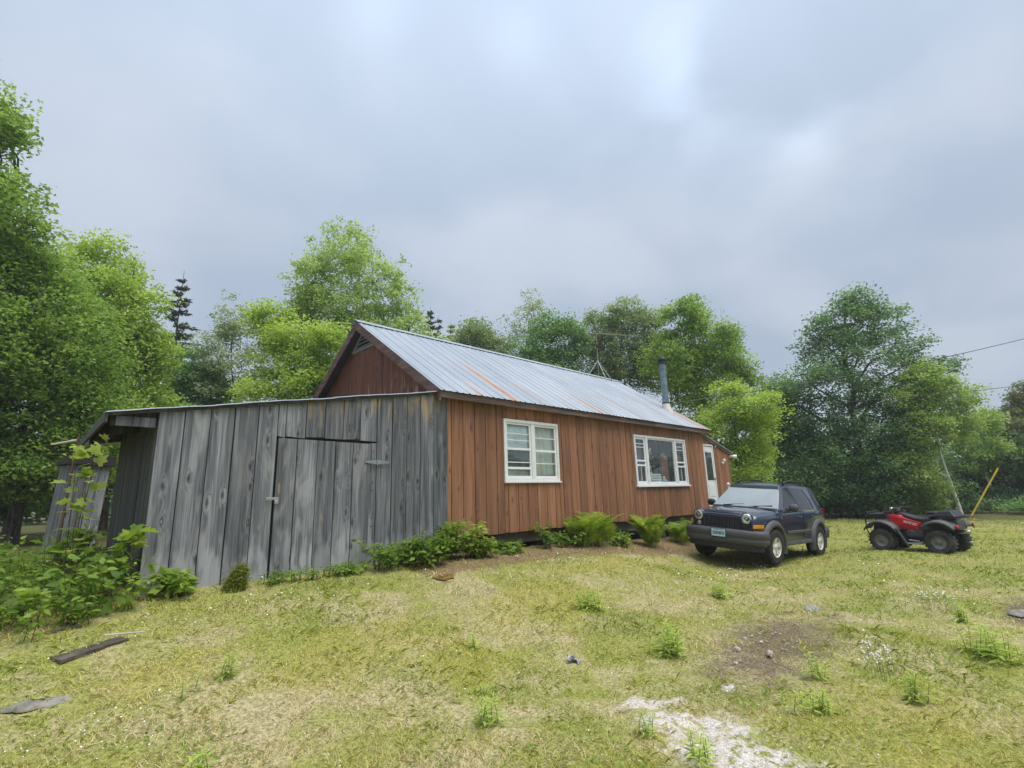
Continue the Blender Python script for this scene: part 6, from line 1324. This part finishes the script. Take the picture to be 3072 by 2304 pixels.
# ------------------------------------------------------------------ odds and ends
rr = random.Random(5)
def rock(name, x, y, rx, ry, h, rot, seed, label, mat, cat='rock'):
    rs = np.random.RandomState(seed); t = MB(); rows = []; n = 18
    prof_ = [(1.0, -.06), (1.0, .1), (.93, .55), (.75, .85), (.45, 1.0), (.0, 1.02)]; jit = 1+.16*np.sin(np.arange(n)*2*np.pi/n*2+rs.rand()*6)+.10*rs.normal(size=n)
    for r_, z_ in prof_:
        rows.append([((math.cos(k*2*math.pi/n)*rx*r_*jit[k % n]), math.sin(k*2*math.pi/n)*ry*r_*jit[k % n], h*z_+(rs.rand()-.5)*h*.15*(r_ > 0)) for k in range(n)]+[None])
        rows[-1][-1] = rows[-1][0]
    o = t.grid(rows).build(name, mat, None, smooth=True); o.location = (x, y, G(x, y)-.01); o.rotation_euler = (.05, 0, rot); return tag(o, label, cat)
M['rock'] = plain('lichened_grey_rock', (.22, .20, .17), .9, var=.25, scale=10, bstr=.6)
M['bluestone'] = plain('smooth_blue_grey_rock', (.24, .255, .27), .8, var=.12, scale=8, bstr=.3)
rock('flat_rock', -5.05, -2.17, .17, .13, .022, .1, 1, 'flat lichened rock set in the grass at the lower left', M['rock'])
rock('flat_rock', 2.52, -4.78, .20, .12, .035, .5, 2, 'smooth blue grey rock in the lawn below the parked car', M['bluestone'])
rock('flat_rock', 3.85, -6.75, .20, .12, .03, .2, 3, 'dark edged flat rock at the right edge of the lawn', M['rock'])
rock('small_stone', .08, -4.80, .045, .03, .03, .4, 4, 'left of the two pale stones on the bare soil', M['stone'], 'stone')
rock('small_stone', .16, -5.08, .045, .03, .03, .1, 5, 'right of the two pale stones on the bare soil', M['stone'], 'stone')
# boards lying left of the shed
def lying(name, a, b, w, h, mat, label, cat='plank', lift=.0):
    A_ = Vector((a[0], a[1], G(*a)+lift)); B_ = Vector((b[0], b[1], G(*b)+lift)); o = MB().bar(A_, B_, w, h).build(name, mat, None, bevel=.005); return tag(o, label, cat)
M['mossy'] = plain('mossy_dark_plank', (.085, .072, .055), .95, var=.35, scale=14, bstr=.6)
lying('plank', (-4.97, -1.60), (-4.52, -1.42), .17, .035, M['mossy'], 'wide dark mossy plank sunk in the grass left of the shed')
lying('board_offcut', (-5.02, -1.0), (-4.78, -.93), .055, .04, M['mossy'], 'short dark board end lying among the undergrowth', 'board')
lying('stick', (-4.66, -1.42), (-4.38, -1.50), .014, .012, M['deadwood'], 'pale split stick lying on the mossy plank', 'stick', .06)
t = tag(empty('broken_board', (-4.78, 1.2, G(-4.78, 1.2))), 'pale broken board leaning beside the shed end wall', 'board')
MB().bar((-4.80, 1.45, G(-4.8, 1.45)-.05), (-4.62, 1.05, .38), .085, .022, up=(1, .2, 0)).build('board', M['shed'], t); MB().bar((-4.74, 1.40, G(-4.8, 1.45)-.05), (-4.57, 1.15, .12), .05, .02, up=(1, .2, 0)).build('splint', M['deadwood'], t)
t = tag(empty('broken_board', (-4.45, .3, G(-4.45, .3))), 'short pale board stub low at the shed corner', 'board')
MB().bar((-4.50, .22, G(-4.5, .2)-.05), (-4.40, .12, -.02), .07, .02, up=(1, .2, 0)).build('board', M['shed'], t)
# upright grey box behind the shed
ox, oy = -4.42, 8.2
oh = tag(empty('outhouse', (ox, oy, G(ox, oy)), (0, R(3), R(12))), 'narrow leaning grey outhouse with a dark top at the far left', 'outhouse')
for i in range(4): MB().box(-.37+i*.185+.003, -.37+(i+1)*.185-.003, -.36-.004*(i % 2), -.335, 0, 1.92).build('front_board', M['shed'], oh, world=False)
for s_ in (-1, 1):
    for i in range(4): MB().box(min(s_*.345, s_*.37), max(s_*.345, s_*.37), -.334+i*.17, -.334+(i+1)*.17-.005, 0, 1.92).build('side_board', M['shed'], oh, world=False)
MB().box(-.345, .345, .34, .365, 0, 1.92).build('back_board', M['sheddark'], oh, world=False)
MB().hexa([(-.45, -.46, 1.925), (.45, -.46, 1.925), (.45, .46, 1.925), (-.45, .46, 1.925)], [(-.42, -.43, 2.16), (.42, -.43, 2.16), (.42, .43, 2.04), (-.42, .43, 2.04)]).build('roof', M['dark'], oh, world=False)
# rusty puddle, crumpled tin
def puddle_mat():
    m, nt, out = new_mat('rusty_puddle_water'); n = noise(nt, nd(nt, 'TexCoord').outputs['Object'], 9., 4, .6)
    principled(nt, out, mixc(nt, rng01(nt, n, .35, .65), (.15, .08, .028), (.27, .155, .06)), .14); return m
vs = [(0, 0, .016)]; n = 26
for k in range(n):
    a = k*2*math.pi/n; r_ = 1+.22*math.sin(a*2+1)+.12*math.sin(a*5)+rr.uniform(-.06, .06); px_, py_ = .15*r_*math.cos(a), .14*r_*math.sin(a); vs.append((px_, py_, G(-.92+px_, -1.22+py_)-G(-.92, -1.22)+.016))
o = MB().add(vs, [(0, k+1, (k+1) % n+1) for k in range(n)]).build('puddle', puddle_mat(), None, smooth=True); o.location = (-.92, -1.22, G(-.92, -1.22)); tag(o, kind='structure')
M['tin'] = plain('crumpled_blue_tin', (.26, .29, .33), .45, .3, var=.3, scale=30)
q = MB().grid([[(u*.022+rr.uniform(-.012, .012), v*.02+rr.uniform(-.01, .01), .012+.035*rr.random()) for u in range(-2, 3)] for v in range(-3, 4)])
o = q.build('crumpled_tin', M['tin'], None); o.location = (-1.33, -3.83, G(-1.33, -3.83)); o.rotation_euler = (.3, 0, .6); o.modifiers.new('thick', 'SOLIDIFY').thickness = .003; tag(o, 'scrap of crumpled bluish tin lying in the lawn', 'scrap')
# utility pole just out of frame, its service wires and the yellow guy guard
pz = G(30.3, -10.5)
up_ = tag(empty('utility_pole', (30.3, -10.5, pz)), 'wooden utility pole carrying the wires at the right', 'pole')
MB().tube([(30.3, -10.5, pz-.2), (30.3, -10.5, 4), (30.35, -10.5, 9.6)], [.16, .14, .11], 12).build('shaft', M['bark'], up_)
MB().box(29.5, 31.15, -10.68, -10.62, 7.7, 7.82).build('crossarm', M['sheddark'], up_)
def wire(name, a, b, sag, label, r=.011):
    a = Vector(a); b = Vector(b); q = MB().tube([a+(b-a)*(k/16)-Vector((0, 0, sag*math.sin(math.pi*k/16))) for k in range(17)], r, 5).build(name, M['blackpl'], None); tag(q, label, 'wire', 'service wires from the pole to the cabin')
wire('service_wire', (10.7, 1.9, 3.68), (30.3, -10.5, 8.0), .35, 'upper thin service wire crossing in front of the big maple', .014)
wire('service_wire', (10.7, 1.9, 3.45), (30.3, -10.5, 5.35), .25, 'lower thin service wire passing the leaning birch')
ms = tag(empty('wire_mast', (10.7, 1.9, 1.9)), 'thin steel mast holding the service wires behind the porch', 'mast'); MB().tube([(10.7, 1.9, 2.1), (10.7, 1.9, 3.8)], .022, 8).build('tube', M['steel'], ms)
M['yellow'] = plain('yellow_plastic', (.62, .42, .02), .45, var=.1)
gz = G(25.6, -4.66); gd = Vector((30.3, -10.5, 9.2))-Vector((25.6, -4.66, gz))
gg = tag(empty('guy_guard', (25.6, -4.66, gz)), 'slanted yellow plastic guard on a guy wire at the right', 'guy guard')
g0 = Vector((25.6, -4.66, gz)); MB().tube([g0, g0+gd*.215], .036, 10).build('sleeve', M['yellow'], gg); MB().tube([g0+gd*.215, g0+gd], .004, 5).build('guy_wire', M['steel'], gg)
# ------------------------------------------------------------------ thin haze, paling things with distance
hz = MB().box(-410, 410, -410, 410, -2.2, 14.2)
hm, hnt, hout = new_mat('pale_air'); pv = nd(hnt, 'VolumePrincipled', {'Color': (.86, .92, 1., 1), 'Density': .0013, 'Anisotropy': .2}); hnt.links.new(pv.outputs[0], hout.inputs['Volume'])
tag(hz.build('haze', hm), 'thin pale haze hanging over the clearing', 'haze', kind='stuff')
bpy.context.view_layer.update()
